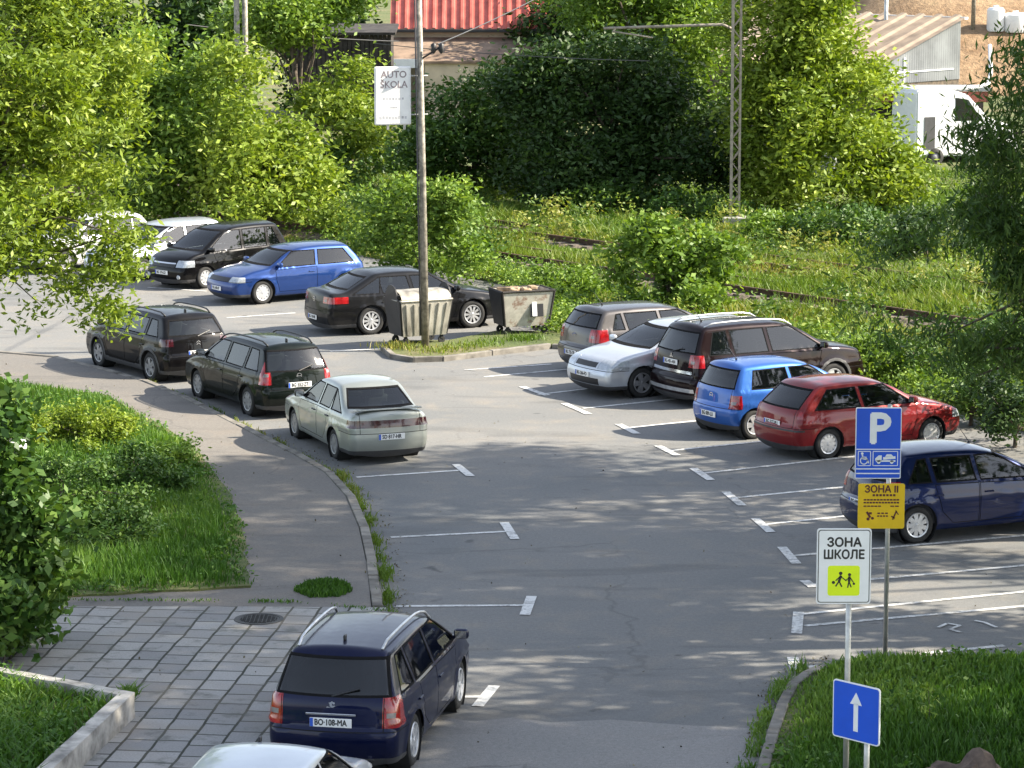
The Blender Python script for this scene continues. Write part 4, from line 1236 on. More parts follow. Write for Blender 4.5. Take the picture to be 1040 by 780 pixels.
def blob(px, py, Y, rx, rz, ry=None, w=1):
    p = at(px, py, Y); s = F_PX/Y*0.99
    return (p.x, p.y, p.z, rx/s, (ry if ry else rx/s), rz/s, w)

def inpoly(P, poly):
    x, y = P[:, 0], P[:, 1]; c = np.zeros(len(P), bool); n = len(poly)
    for i in range(n):
        x1, y1 = poly[i][0], poly[i][1]; x2, y2 = poly[i-1][0], poly[i-1][1]
        m = ((y1 > y) != (y2 > y)) & (x < (x2-x1)*(y-y1)/(y2-y1+1e-12)+x1)
        c ^= m
    return c

def scatter(poly, n):
    A = np.array([p[:2] for p in poly]); lo, hi = A.min(0), A.max(0)
    out = []
    tot = 0
    while tot < n:
        P = rng.uniform(lo, hi, (n*2, 2)); P = P[inpoly(P, poly)]
        out.append(P); tot += len(P)
        if len(P) == 0: break
    return np.concatenate(out)[:n]

def patchy(P, sc=0.6, seed=0):
    x, y = P[:, 0]*sc+seed, P[:, 1]*sc-seed
    return 0.5+0.25*np.sin(x*1.3+2*np.sin(y*0.7))+0.25*np.sin(y*1.1+1.7*np.sin(x*0.9+seed))

def edge_dist(P, poly):
    dmin = np.full(len(P), 9.0); A = np.array([p[:2] for p in poly])
    for i in range(len(A)):
        a, b = A[i-1], A[i]; ab = b-a; t = np.clip(((P-a)@ab)/(ab@ab+1e-9), 0, 1)
        dmin = np.minimum(dmin, np.linalg.norm(P-(a+t[:, None]*ab), axis=1))
    return dmin

def grass(name, poly, n, h, wd, z, mat, kind='stuff', bend=0.4, tone=None, hfun=None, parent=None, lab=None, edge=0.0):
    P = scatter(poly, n)
    if edge:
        ed = edge_dist(P, poly); keep = rng.random(len(P)) < np.clip(ed/edge*0.9+0.35, 0, 1); P = P[keep]; ed = ed[keep]
        P = P+rng.normal(size=P.shape)*0.05*(ed < edge)[:, None]
    t0 = patchy(P) if tone is None else tone(P)
    hh = h*rng.uniform(0.4, 1.15, len(P))*(0.6+0.6*patchy(P, 1.1, 3))
    if hfun is not None: hh = hh*hfun(P)
    if edge: hh = hh*np.clip(ed/edge, 0.3, 1)
    az = rng.uniform(0, 2*np.pi, len(P)); bx, by = np.cos(az), np.sin(az)
    a2 = rng.uniform(0, 2*np.pi, len(P)); wx, wy = np.cos(a2)*wd/2, np.sin(a2)*wd/2
    zz = np.full(len(P), z)
    b1 = np.c_[P[:, 0]-wx, P[:, 1]-wy, zz]; b2 = np.c_[P[:, 0]+wx, P[:, 1]+wy, zz]
    bd = bend*rng.uniform(0.2, 1.2, len(P))*hh
    m1 = np.c_[P[:, 0]-wx*.8+bx*bd*.3, P[:, 1]-wy*.8+by*bd*.3, zz+hh*.6]; m2 = np.c_[P[:, 0]+wx*.8+bx*bd*.3, P[:, 1]+wy*.8+by*bd*.3, zz+hh*.6]
    t1 = np.c_[P[:, 0]-wx*.1+bx*bd, P[:, 1]-wy*.1+by*bd, zz+hh]; t2 = np.c_[P[:, 0]+wx*.1+bx*bd, P[:, 1]+wy*.1+by*bd, zz+hh]
    V = np.stack([b1, b2, m1, m2, t1, t2], 1).reshape(-1, 3)
    i = np.arange(len(P))[:, None]*6
    F = np.concatenate([i+np.array([[0, 1, 3, 2]]), i+np.array([[2, 3, 5, 4]])])
    tt = np.clip(t0*0.65+rng.random(len(P))*0.35, 0, 1)
    o = np_mesh(name, V, F, LM[mat], parent, np.r_[tt, tt])
    if kind: o['kind'] = kind
    if lab: tag(o, lab[0], lab[1])
    return o

def shrub(px, py, w, h, mat, label, group=None, nclump=90, per=26, size=0.12, cr=0.16, name='shrub', cat='shrub', sub=3, aspect=0.5, z=0.05, depth=None, shell=0.35, droop=0):
    """base at the photo pixel, w/h in metres"""
    b = G(px, py, z); bl = []
    for k in range(sub):
        fx = (k-(sub-1)/2)/max(1, sub-1)*0.9 if sub > 1 else 0
        hh = h*random.uniform(0.75, 1.05)
        bl.append((b.x+fx*w*0.55, b.y+random.uniform(-.2, .2)*w, z+hh*0.48, w*0.33 if sub > 1 else w*.5, (depth or w)*0.42, hh*0.52))
    bl.append((b.x+random.uniform(-.1, .1)*w, b.y, z+h*0.62, w*0.28, w*0.28, h*0.40))
    return tree(label, cat, group, (b.x, b.y, z), bl, mat, nclump, per, cr, size, aspect, droop, trunk=0.05, name=name, shell=shell, zmin=0.0, limbs=6)

GR = 'trees beyond the railway'
# -- large yellow-green tree at the left edge
Yl = 55.0
bl = [blob(20, 90, Yl, 75, 95, 1.6), blob(95, 75, Yl+1.0, 62, 62, 1.5), blob(105, 160, Yl+.5, 52, 50, 1.3), blob(40, 190, Yl, 60, 52, 1.3), blob(-40, 150, Yl-1, 70, 140, 1.8), blob(50, 20, Yl+1, 80, 60, 1.6),
      blob(100, 215, Yl, 45, 30, .9), blob(25, 255, Yl, 42, 34, .9, 1.5), blob(115, 262, Yl+.2, 28, 36, .7, 2.0), blob(75, 280, Yl, 40, 20, .6, 1.3), blob(105, 325, Yl+.3, 26, 24, .5, 1.8), blob(30, 315, Yl, 30, 20, .5, .5), blob(-20, 300, Yl, 30, 40, .8, .5), blob(60, 235, Yl, 60, 20, .8, 1.2)]
t = tree('large yellow green tree filling the upper left corner, branches hanging over parked cars', 'tree', None, (-12.0, 55.0, 0.1), bl, 'yellowgreen', 1650, 26, 0.19, 0.155, 0.36, 0.3, trunk=0.17, shell=0.25, limbs=60)
# -- broad-leaved tree bottom left
Yb = 42.0
bl = [blob(-12, 445, Yb, 34, 50, .8), blob(8, 520, Yb, 48, 55, .9), blob(16, 590, Yb-.3, 44, 52, .9), blob(-15, 640, Yb-.4, 50, 40, .8), blob(-10, 720, Yb-1.5, 40, 60, .8), blob(10, 415, Yb+.2, 14, 22, .4, .6)]
tree('dark green broad leaved small tree on the left edge next to the paving slabs', 'tree', None, tuple(at(-10, 705, Yb))[:2]+(0.12,), bl, 'mid', 700, 22, 0.17, 0.17, 0.62, 0.35, trunk=0.10, shell=0.3, limbs=20)

# -- trees and tall shrubs in the background
def bgtree(label, base_px, blobs_, mat, ncl, per=36, size=0.235, cr=0.42, trunk=0.2, **k):
    b = G(base_px[0], base_px[1], 0.1); Y = b.y
    return tree(label, 'tree', GR, (b.x, b.y, 0.05), [blob(x, y, Y+dy, rx, rz, ry) for x, y, dy, rx, rz, ry in blobs_], mat, ncl, per, cr, size, 0.45, 0.1, trunk=trunk, shell=0.6, **k)
bgtree('bright green tree directly behind the pale cars and the black people carrier', (175, 226), [(150, 85, 0, 45, 48, 1.8), (195, 125, -.5, 50, 45, 1.8), (170, 175, -1, 60, 40, 1.8), (208, 80, 0, 30, 30, 1.5), (130, 130, 0, 45, 60, 1.6)], 'fresh', 650)
bgtree('light green bushy tree between the shed and the blue hatchback', (275, 232), [(238, 95, 0, 30, 45, 1.5), (262, 140, -.5, 45, 40, 1.7), (255, 185, -1, 55, 38, 1.7), (318, 178, 0, 36, 26, 1.4), (300, 200, -1, 44, 28, 1.4)], 'yellowgreen', 560)
bgtree('lit tree crown at the top edge above the dark wooden shed', (300, 178), [(300, 15, 0, 42, 26, 1.8), (270, 25, 1, 36, 26, 1.6), (340, 2, 0, 36, 20, 1.5)], 'fresh', 330, size=0.26, limbs=14)
bgtree('small light green tree in front of the dark wooden shed', (352, 185), [(362, 80, 0, 18, 20, .8), (340, 105, 0, 34, 18, 1.0), (355, 130, -1, 36, 25, 1.2)], 'yellowgreen', 180, size=0.24)
bgtree('dark green tree under the eaves of the red roofed building', (478, 195), [(480, 110, 0, 48, 32, 1.8), (455, 150, -1, 40, 38, 1.8), (510, 140, 0, 42, 45, 1.8), (500, 85, 0, 25, 15, 1.2)], 'mid', 430)
bgtree('broad tree left of the lattice mast, its shade painted in dark leaf colour', (630, 208), [(558, 88, 0, 42, 44, 2.2), (600, 115, 0, 85, 60, 2.6), (690, 135, .5, 62, 62, 2.4), (580, 170, -1, 70, 38, 2), (670, 180, -1, 70, 30, 2), (640, 80, 0, 60, 40, 2.0)], 'dark', 1200, trunk=0.3, limbs=20)  # shade of the lower crown is put into the darker leaf palette
bgtree('sunlit top of the broad tree by the mast, its light painted in brighter leaves', (660, 195), [(592, 12, 0, 36, 36, 2.0), (625, 20, 0, 55, 36, 2.2), (690, 30, 0, 55, 45, 2.2), (700, 90, -.5, 48, 45, 2.0), (640, -35, 0, 70, 40, 2.3)], 'fresh', 700, trunk=0.3, limbs=16)  # top of the same tree, split off; sunlight painted by the brighter palette
bgtree('bright yellow green tree right of the lattice mast', (815, 214), [(790, 40, 0, 42, 55, 1.9), (822, 30, 0, 40, 50, 1.9), (800, 110, -.5, 50, 50, 2), (835, 105, 0, 40, 50, 1.8), (830, 165, -1, 55, 36, 1.8), (775, 165, 0, 38, 40, 1.6), (810, -20, 0, 60, 40, 2)], 'yellowgreen', 1250, limbs=18)
bgtree('leafy yellow green bush against the corner of the metal clad shed', (895, 212), [(890, 150, 0, 24, 36, 1), (905, 180, -.5, 26, 30, 1), (882, 85, .5, 12, 20, .9)], 'yellowgreen', 230)
# dark wall of trees far behind
for i, (px, py, ww, hh, mt, lb) in enumerate([(60, 150, 130, 170, 'dark', 'dark tree far behind the yellow green tree at the upper left'), (190, 150, 90, 150, 'dark', 'dark tree behind the electricity pole at the top left'), (335, 118, 70, 110, 'dark', 'dark tree standing behind the wooden shed'),
                                       (600, 120, 90, 130, 'dark', 'dark tree right of the red roofed building'), (720, 120, 90, 120, 'mid', 'green tree far behind the lattice mast'), (860, 60, 60, 70, 'dark', 'dark tree behind the roof of the metal clad shed')]):
    b = G(px, py, 0); s = F_PX/b.y
    tree(lb, 'tree', 'trees far behind the buildings', (b.x, b.y, 0), [(b.x-ww*.25/s, b.y, hh*.5/s, ww*.4/s, 2.5, hh*.5/s), (b.x+ww*.25/s, b.y, hh*.55/s, ww*.4/s, 2.5, hh*.5/s), (b.x, b.y, hh*.9/s, ww*.4/s, 2.5, hh*.4/s)], mt, 420, 30, 0.6, 0.34, 0.6, 0, trunk=0.25, shell=0.3)

# -- shrubs of the meadow and of the car park edge
GS = 'shrubs in the meadow and along the car park edge'
for a in [
    (428, 284, 3.4, 3.0, 'fresh', 'tall feathery light green shrub behind the wooden pole and the bins', 420, .17, .24),
    (677, 316, 3.2, 2.5, 'fresh', 'round leafy shrub by the track behind the grey brown hatchback', 300, .20, .2),
    (355, 245, 2.6, 1.6, 'yellowgreen', 'yellow green bush behind the blue three door hatchback', 140, .16, .22),
    (490, 268, 1.4, 1.0, 'mid', 'low green bush right of the feathery shrub', 60, .14, .18),
    (575, 305, 2.2, 1.0, 'fresh', 'low leafy bush above the rusty bin', 100, .14, .18),
    (620, 218, 3.2, 1.0, 'mid', 'low dark bush at the foot of the broad tree', 110, .18, .22),
    (705, 222, 3.0, 0.9, 'mid', 'low green bush left of the foot of the lattice mast', 100, .18, .22),
    (860, 250, 3.6, 1.2, 'mid', 'wide low bush below the yellow green tree', 150, .18, .22),
    (780, 245, 2.4, 0.9, 'fresh', 'low bush right of the foot of the lattice mast', 90, .17, .2),
    (940, 262, 3.4, 1.6, 'dark', 'dark bush in front of the white van', 150, .18, .22),
    (1010, 245, 3.4, 2.0, 'dark', 'dark bush at the right edge behind the rails', 150, .18, .22),
    (880, 392, 1.5, 1.0, 'fresh', 'leafy creeper bush in front of the bonnet of the plum off-roader', 80, .12, .16),
    (930, 390, 1.7, 1.2, 'mid', 'bush behind the red hatchback bonnet', 90, .12, .16),
    (985, 430, 1.8, 1.4, 'mid', 'bush at the nose of the red hatchback', 110, .12, .16),
    (1030, 452, 1.9, 1.5, 'dark', 'dark bush beyond the roof of the deep blue hatchback', 110, .12, .16),
    (1020, 385, 2.2, 1.6, 'mid', 'green bush at the right edge below the rails', 120, .14, .18),
    (530, 175, 2.6, 1.6, 'mid', 'bush in the shade between the dark trees', 90, .2, .25)]:
    shrub(a[0], a[1], a[2], a[3], a[4], a[5], GS, nclump=a[6], size=a[7], cr=a[8])

# -- left bank: low shrubs and grass
GH = 'low shrubs on the left bank'
for a in [(15, 450, 1.9, 0.95, 'yellowgreen', 'low shrub at the upper left end of the bank', 200), (85, 452, 2.1, 0.8, 'yellowgreen', 'low shrub on the bank beside the sunny pavement', 220),  # sunlight on these two upper shrubs is painted with the yellow-green palette
          (65, 525, 2.3, 1.05, 'mid', 'dark low shrub in the shaded middle of the bank', 240), (130, 500, 1.9, 0.75, 'mid', 'low shrub on the bank crest, third from the left edge', 200),
          (120, 555, 1.9, 0.55, 'mid', 'low shrub nearest the paving slabs', 170), (165, 478, 1.2, 0.5, 'fresh', 'small shrub at the right end of the bank', 80)]:
    shrub(a[0], a[1], a[2], a[3], a[4], a[5], GH, nclump=a[6], size=0.085, cr=0.12, z=0.12, per=30)
HG = polyG([(-90, 388), (0, 386), (58, 396), (110, 403), (150, 425), (198, 455), (232, 500), (248, 545), (252, 597), (60, 607), (-90, 612)], 0.12)
tag(slab('bank_soil', dens(HG+[HG[0]], 0.4, 0.05)[:-1], 0.0, 0.15, M['soil']), kind='structure')
grass('grass', HG, 52000, 0.20, 0.022, 0.14, 'grass', edge=0.4, lab=('shaggy green grass on the left bank', 'grass'), hfun=lambda P: 0.5+1.0*patchy(P, .9, 5))
# verge bottom right
VG = [tuple(p) for p in VRi]+[(12, 44), (12, 30), (VRi[0][0], 30)]
VGc = [p for p in VRi]+[(9.5, VRi[-3][1]), (9.5, 33), (VRi[0][0], 33)]
grass('grass', [tuple(p) for p in VRi[:-1]]+[(9.2, 41.5), (9.2, 32.5), (VRi[0][0], 32.5)], 36000, 0.20, 0.034, 0.09, 'grass', edge=0.35, lab=('lush green grass on the verge at the bottom right', 'grass'))
# planting bed
BDp = [tuple(p) for p in (W0[1], W0[2]+Vector((-.12, -.02)), W0[3]+Vector((-.12, 0)), W0[4])]+[(-9.5, 31), (-9.5, 42)]
grass('grass', BDp, 14000, 0.24, 0.035, 0.30, 'grass', lab=('leafy weeds in the planting bed inside the low wall', 'weeds'), bend=0.9)
# tuft on the pavement + weeds along the kerbs
def weeds(name, pts, n, h, wd, z, spread, mat, lab):
    P = np.array([tuple(p)[:2] for p in pts]); d = np.r_[0, np.cumsum(np.linalg.norm(np.diff(P, axis=0), axis=1))]
    s = rng.uniform(0, d[-1], n); s = s[patchy(np.c_[s*2, s*0], 1.7, 2) > rng.uniform(0.1, .9, n)]
    c = np.c_[np.interp(s, d, P[:, 0]), np.interp(s, d, P[:, 1])]+rng.normal(size=(len(s), 2))*spread
    global scatter
    old = scatter; scatter = lambda poly, n_: c
    o = grass(name, None, len(c), h, wd, z, mat, lab=lab, bend=0.9); scatter = old
    return o
weeds('weeds', polyG([(345, 478), (362, 500), (378, 535), (388, 570), (394, 600), (396, 625), (392, 640)], .1), 2600, 0.13, 0.022, 0.03, 0.06, 'meadow', ('ragged weeds growing along the left kerb', 'weeds'))
weeds('weeds', polyG([(150, 388), (230, 423), (300, 460), (345, 485)], .0), 900, 0.10, 0.02, 0.02, 0.04, 'meadow', ('sparse weeds in the kerb joint beside the parked cars', 'weeds'))
weeds('weeds', polyG([(755, 800), (775, 740), (795, 700), (815, 680)], .0), 2200, 0.15, 0.022, 0.02, 0.07, 'grass', ('weeds spilling over the kerb of the right verge', 'weeds'))
weeds('weeds', polyG([(395, 356), (440, 362), (500, 352), (560, 345)], .0), 2600, 0.13, 0.025, 0.10, 0.24, 'meadow', ('yellow green weeds on the kerb island under the bins', 'weeds'))
weeds('weeds', polyG([(133, 705), (115, 724), (75, 765)], .1), 1500, 0.16, 0.03, 0.10, 0.06, 'grass', ('weeds at the outer foot of the low wall', 'weeds'))
weeds('weeds', polyG([(-20, 611), (130, 611), (300, 613), (392, 622)], .1), 900, 0.05, 0.02, 0.12, 0.04, 'grass', ('thin moss and weeds where the paving slabs begin', 'weeds'))
grass('weeds', polyG([(298, 600), (312, 592), (335, 589), (355, 594), (358, 601), (345, 606), (315, 607)], .12), 1900, 0.07, 0.03, 0.115, 'grass', lab=('grass tuft growing through the asphalt pavement beside the manhole', 'grass tuft'), kind='stuff')

# meadow
ME = [p for p in edge]
mp = [(p[0], p[1]+0.15) for p in edge if -17 < p[0] < 14]+[(16, 60), (22, 118), (-24, 118)]
def mt(P):
    return np.clip(0.0+0.75*patchy(P, .5, 2)+0.55*(patchy(P, 1.5, 7)-.3)-0.25*(P[:, 1] > 98), 0, 1)
grass('meadow_grass', mp, 150000, 0.42, 0.035, 0.05, 'meadow', lab=('tall yellow green meadow grass around the rails', 'meadow'), tone=mt, bend=0.7, hfun=lambda P: 0.25+1.1*patchy(P, .55, 11)**1.8)
# leafy weeds of the meadow edge
P = scatter(mp, 2600); q = patchy(P, .6, 9); P = P[q > 0.35]
C = np.repeat(np.c_[P, np.full(len(P), 0.25)], 14, 0)+rng.normal(size=(len(P)*14, 3))*np.array([.22, .22, .14])
V, F, t = leaf_quads(C, 0.11, np.repeat(rng.random(len(P)), 14)*.6+rng.random(len(P)*14)*.4, 0.5)
tag(np_mesh('meadow_weeds', V, F, LM['fresh'], None, t), 'broad leaved weeds between the meadow grass', 'weeds', kind='stuff')
# nearer belt of leafy weeds at the edge of the car park
e = np.array([p for p in edge if -17 < p[0] < 12])
k = rng.integers(0, len(e), 2600); cc = np.c_[e[k]+np.array([0.35, 0.45])+rng.normal(size=(2600, 2))*0.45, rng.uniform(0.1, 0.5, 2600)]
C = np.repeat(cc, 13, 0)+rng.normal(size=(2600*13, 3))*np.array([.14, .14, .10])
V, F, t = leaf_quads(C, 0.10, np.repeat(rng.random(2600), 13)*.6+rng.random(2600*13)*.4, 0.5)
tag(np_mesh('edge_weeds', V, F, LM['fresh'], None, t), 'dense leafy weeds along the far edge of the car park', 'weeds', kind='stuff')

# -- the tree whose branches hang in from the right edge
Yr = 50.0
bl = [blob(1055, 110, Yr, 66, 70, 1.3, 2.5), blob(1020, 140, Yr, 36, 50, 1.1, 2.5), blob(968, 225, Yr, 46, 26, .9, 2.6), blob(1020, 250, Yr, 46, 42, 1.0, 4), blob(1060, 340, Yr, 42, 55, .9, 3), blob(1000, 185, Yr+.5, 40, 30, .9, 3), blob(905, 340, Yr, 40, 30, .6, 2.0), blob(985, 350, Yr, 38, 36, .8, 1.8), blob(1040, 60, Yr, 32, 32, .8, 1.2), blob(900, 255, Yr, 36, 26, .6, 1.2),
      (12.5, 50, 9.5, 3.6, 3.6, 3.2, .5), (13.5, 51, 12.5, 3.2, 3.4, 2.8, .6), (11.5, 50, 6.0, 2.2, 3, 2.5, .5)]
tree('dark feathery tree hanging into the photo from the right edge', 'tree', None, (13.2, 50.0, 0.0), bl, 'feather', 1250, 25, 0.24, 0.20, 0.20, 1.1, trunk=0.28, shell=0.2, limbs=60)
# -- trees outside the right edge that shade the road
GO = 'trees right of the photo that shade the road'
for (x, y, h, r) in [(14.0, 43.0, 16.5, 3.6), (14.5, 36.0, 16.5, 3.8), (16.0, 55.0, 17.0, 3.4), (21.0, 47.5, 21.0, 4.4), (12.5, 29.5, 14.0, 3.4), (21, 38, 20.5, 4.2)]:
    bl = [(x, y, h*.45, r*.8, r*.9, h*.22), (x-.6, y+1, h*.66, r*.95, r, h*.2), (x+.8, y-1, h*.78, r*.9, r*.9, h*.17), (x, y, h*.9, r*.6, r*.6, h*.1)]
    tree('tall leafy tree beyond the right edge of the photo', 'tree', GO, (x, y, 0), bl, 'mid', 640, 30, 0.36, 0.26, 0.6, 0.1, trunk=0.26, shell=0.35)

# -- railway
ra = G(1100, 341, 0.35); rb = G(510, 258, 0.35)
d = (rb-ra).normalized(); nrm_ = Vector((d.y, -d.x, 0)); nrm_ = nrm_ if nrm_.y > 0 else -nrm_
A0 = ra-d*25; A1 = rb+d*45
for ti, off in enumerate((0.0, 4.2)):
    bmb = bmesh.new()
    c0 = A0+nrm_*(off+0.72); c1 = A1+nrm_*(off+0.72)
    q = [c0-nrm_*1.6, c1-nrm_*1.6, c1+nrm_*1.6, c0+nrm_*1.6]
    lo = [bmb.verts.new((v.x, v.y, 0.02)) for v in q]
    q = [c0-nrm_*1.15, c1-nrm_*1.15, c1+nrm_*1.15, c0+nrm_*1.15]
    hi = [bmb.verts.new((v.x, v.y, 0.22)) for v in q]
    bmb.faces.new(hi)
    for i in range(4): bmb.faces.new((lo[i], lo[(i+1) % 4], hi[(i+1) % 4], hi[i]))
    bmesh.ops.recalc_face_normals(bmb, faces=bmb.faces)
    if ti == 0: M['ballast'] = simple('ballast', (0.19, 0.15, 0.11), 0.95, var=0.6, scale=9, bmp=1.0); M['rail'] = simple('rusty_rail', (0.10, 0.055, 0.035), 0.7, var=0.4); M['sleeper'] = simple('sleeper', (0.12, 0.10, 0.085), 0.9, var=0.4)
    tag(link('ballast', bmb, M['ballast']), kind='structure')
    tr_ = empty('railway_track', (c0.x, c0.y, 0)); tag(tr_, ['near railway track half hidden in the meadow grass', 'far railway track showing only as a short dark line behind the near one'][ti], 'railway track')
    for s_ in (-0.72, 0.72):
        bmr = bmesh.new()
        for w_, z0, z1 in ((0.14, 0.24, 0.26), (0.02, 0.26, 0.36), (0.07, 0.36, 0.40)):
            p0 = c0+nrm_*s_; p1 = c1+nrm_*s_
            prism(bmr, [tuple((p0-nrm_*w_/2).xy), tuple((p1-nrm_*w_/2).xy), tuple((p1+nrm_*w_/2).xy), tuple((p0+nrm_*w_/2).xy)], z0, z1)
        bmesh.ops.translate(bmr, vec=(-c0.x, -c0.y, 0), verts=bmr.verts)
        link('rail', bmr, M['rail'], tr_)
    bms = bmesh.new(); n = int((A1-A0).length/0.65); an = math.atan2(d.y, d.x)
    for i in range(n):
        p = c0+d*(i*0.65); box(bms, (p.x-c0.x, p.y-c0.y, 0.20), (0.24, 2.4, 0.09), rz=an)
    sl = link('sleepers', bms, M['sleeper'], tr_); sl['kind'] = 'stuff'

def tp(a, b, o0, o1): return [tuple((A0+d*a+nrm_*o0).xy), tuple((A0+d*b+nrm_*o0).xy), tuple((A0+d*b+nrm_*o1).xy), tuple((A0+d*a+nrm_*o1).xy)]
grass('track_grass', tp(24, 56, 0.12, 1.9), 18000, 0.40, 0.035, 0.16, 'meadow', lab=('dry yellow green grass grown over the near track', 'grass'), tone=lambda P: 0.35+0.5*patchy(P, .8, 4), bend=.5)
grass('track_grass', tp(20, 60, 1.9, 7.2), 34000, 0.46, 0.04, 0.10, 'meadow', lab=('tall meadow grass grown over the far track', 'grass'), tone=lambda P: 0.1+0.95*patchy(P, .7, 6), bend=.9, hfun=lambda P: 0.3+1.3*patchy(P, .9, 2)**1.6)
grass('track_grass', tp(20, 60, -1.9, -0.35), 9000, 0.15, 0.035, 0.04, 'meadow', lab=('grass growing along the near side of the track ballast', 'grass'), tone=lambda P: 0.2+0.7*patchy(P, .8, 1), bend=.5)
for q_, lb in (((385, 178), 'dark bush in the gap left of the tall pole'), ((330, 190), 'dark bush behind the small light green tree')):
    shrub(q_[0], q_[1], 3.4, 1.9, 'mid', lb, GS, nclump=130, size=.22, cr=.28)

# weed mounds and leafy clumps scattered over the meadow
P = scatter(mp, 420); P = P[P[:, 1] < 114]; P = P[patchy(P, .3, 4) > rng.uniform(.2, .8, len(P))]
cl, tn = [], []
for x, y in P:
    if abs(((x-ra.x)*nrm_.x+(y-ra.y)*nrm_.y)) < 0.5: continue
    r_ = rng.uniform(0.35, 0.95); n_ = int(300*r_); u = rng.normal(size=(n_, 3)); u /= np.linalg.norm(u, axis=1)[:, None]; u[:, 2] = np.abs(u[:, 2])
    cl.append(np.array([x, y, 0.1])+u*np.array([r_, r_, r_*rng.uniform(.7, 1.15)])*rng.uniform(.6, 1.05, n_)[:, None]); tn.append(np.clip(rng.uniform(.1, .7)+rng.normal(0, .15, n_), 0, 1))
for k in range(70):      # taller dock and dry stalks
    s0 = rng.uniform(22, 56); o0 = rng.uniform(1.6, 9.5); p_ = A0+d*s0+nrm_*o0; n_ = 110; r_ = rng.uniform(.25, .55)
    cl.append(np.c_[rng.normal(p_.x, r_*.5, n_), rng.normal(p_.y, r_*.5, n_), rng.uniform(.15, .5+r_*1.4, n_)]); tn.append(np.clip(rng.uniform(.3, 1)+rng.normal(0, .12, n_), 0, 1))
C = np.concatenate(cl); V, F, t = leaf_quads(C, 0.15, np.concatenate(tn), 0.45)
tag(np_mesh('weed_mounds', V, F, LM['meadow_leaf'], None, t), 'leafy weed mounds dotted over the meadow', 'weeds', kind='stuff')

# broad leaves between the grass of the bank, the verge and the bed
for nm, poly, n_, z_, lb in (('bank_weeds', HG, 2600, 0.2, 'broad leaved weeds in the grass of the left bank'), ('verge_weeds', [tuple(p) for p in VRi[:-1]]+[(9.2, 41.5), (9.2, 32.5), (VRi[0][0], 32.5)], 900, 0.16, 'broad leaved weeds in the grass of the right verge'), ('bed_weeds', BDp, 700, 0.42, 'broad leaved weeds in the planting bed')):
    P = scatter(poly, n_); P = P[patchy(P, 1.2, 8) > rng.uniform(.25, .75, len(P))]
    C = np.repeat(np.c_[P, np.full(len(P), z_)], 9, 0)+rng.normal(size=(len(P)*9, 3))*np.array([.09, .09, .05])
    V, F, t = leaf_quads(C, 0.085, np.repeat(rng.random(len(P)), 9)*.6+rng.random(len(P)*9)*.4, 0.55, up=.8)
    tag(np_mesh(nm, V, F, LM['grass'], None, t), lb, 'weeds', kind='stuff')

# fallen leaves and grit on the road and pavement
P = scatter(polyG([(0, 360), (500, 380), (1040, 560), (1040, 660), (800, 690), (760, 780), (0, 780)]), 450)
kp = np.array([[p.x, p.y] for p in (G(x_, y_) for x_, y_ in ((270, 442), (345, 482), (380, 535), (394, 600), (396, 635)))])
i_ = rng.integers(0, len(kp)-1, 700); f_ = rng.random((700, 1)); P = np.r_[P, kp[i_]*(1-f_)+kp[i_+1]*f_+rng.normal(size=(700, 2))*.14+np.array([.12, 0])]
vk = np.array([[p.x, p.y] for p in (G(x_, y_) for x_, y_ in ((760, 790), (780, 740), (795, 700), (812, 682), (850, 668)))])
i_ = rng.integers(0, len(vk)-1, 400); f_ = rng.random((400, 1)); P = np.r_[P, vk[i_]*(1-f_)+vk[i_+1]*f_+rng.normal(size=(400, 2))*.10-np.array([.10, 0])]
onwalk = inpoly(P, [tuple(p) for p in KLi]+polyG([(250, 616), (-300, 616)], .12)) | inpoly(P, sq)
C = np.c_[P, np.where(onwalk, 0.135, 0.012)]
V, F, t = leaf_quads(C, 0.045, rng.random(len(P)), 0.6, up=3)
LM['litter'] = leaf_mat('litter', [(0, (0.05, 0.04, 0.025)), (0.6, (0.12, 0.10, 0.05)), (1, (0.28, 0.26, 0.16))], 0.1)
tag(np_mesh('fallen_leaves', V, F, LM['litter'], None, t), 'dry leaves and grit scattered on the asphalt and along the kerbs', 'litter', kind='stuff')
# ------------------------------------------------------------------ buildings
def wood_pole(bm, p0, p1, r0, r1): tube(bm, [p0, p1], [r0, r1], 12)
M['red_sheet'] = simple('red_sheet_metal', (0.50, 0.13, 0.10), 0.55, var=0.25, scale=1.5)
M['beige_wall'] = simple('beige_render', (0.55, 0.46, 0.34), 0.9, var=0.15, scale=1.0)
M['brown_roof'] = simple('brown_felt', (0.24, 0.17, 0.12), 0.9, var=0.35, scale=1.2)
M['dark_wood'] = simple('dark_wood', (0.035, 0.030, 0.027), 0.9, var=0.5, scale=2.5)
M['tin'] = simple('tin_sheet', (0.33, 0.34, 0.34), 0.5, metal=0.3, var=0.2, scale=0.8)
M['tan_roof'] = simple('tan_roof_sheet', (0.26, 0.20, 0.145), 0.7, var=0.25, scale=1.2)
M['brick'] = simple('brick_red', (0.22, 0.07, 0.05), 0.9, var=0.3)
M['brown_wall'] = simple('brown_wall', (0.11, 0.085, 0.06), 0.9, var=0.4)

def ribbed(bm, o, u, v, n, depth, nrm, frac=0.5):
    """corrugated sheet: origin o, span u (ribs repeat along u), v up the rib"""
    o, u, v, nrm = Vector(o), Vector(u), Vector(v), Vector(nrm).normalized()
    pts = []
    for i in range(n):
        for f, h in ((0, 0), (frac*.5, 0), (frac*.5+.12, 1), (frac*.5+.38, 1), (frac+.0, 0)):
            if f <= 1: pts.append((o+u*((i+f)/n)+nrm*depth*h))
    pts.append(o+u)
    a = [bm.verts.new(p) for p in pts]; b = [bm.verts.new(p+v) for p in pts]
    for i in range(len(a)-1): bm.faces.new((a[i], a[i+1], b[i+1], b[i]))

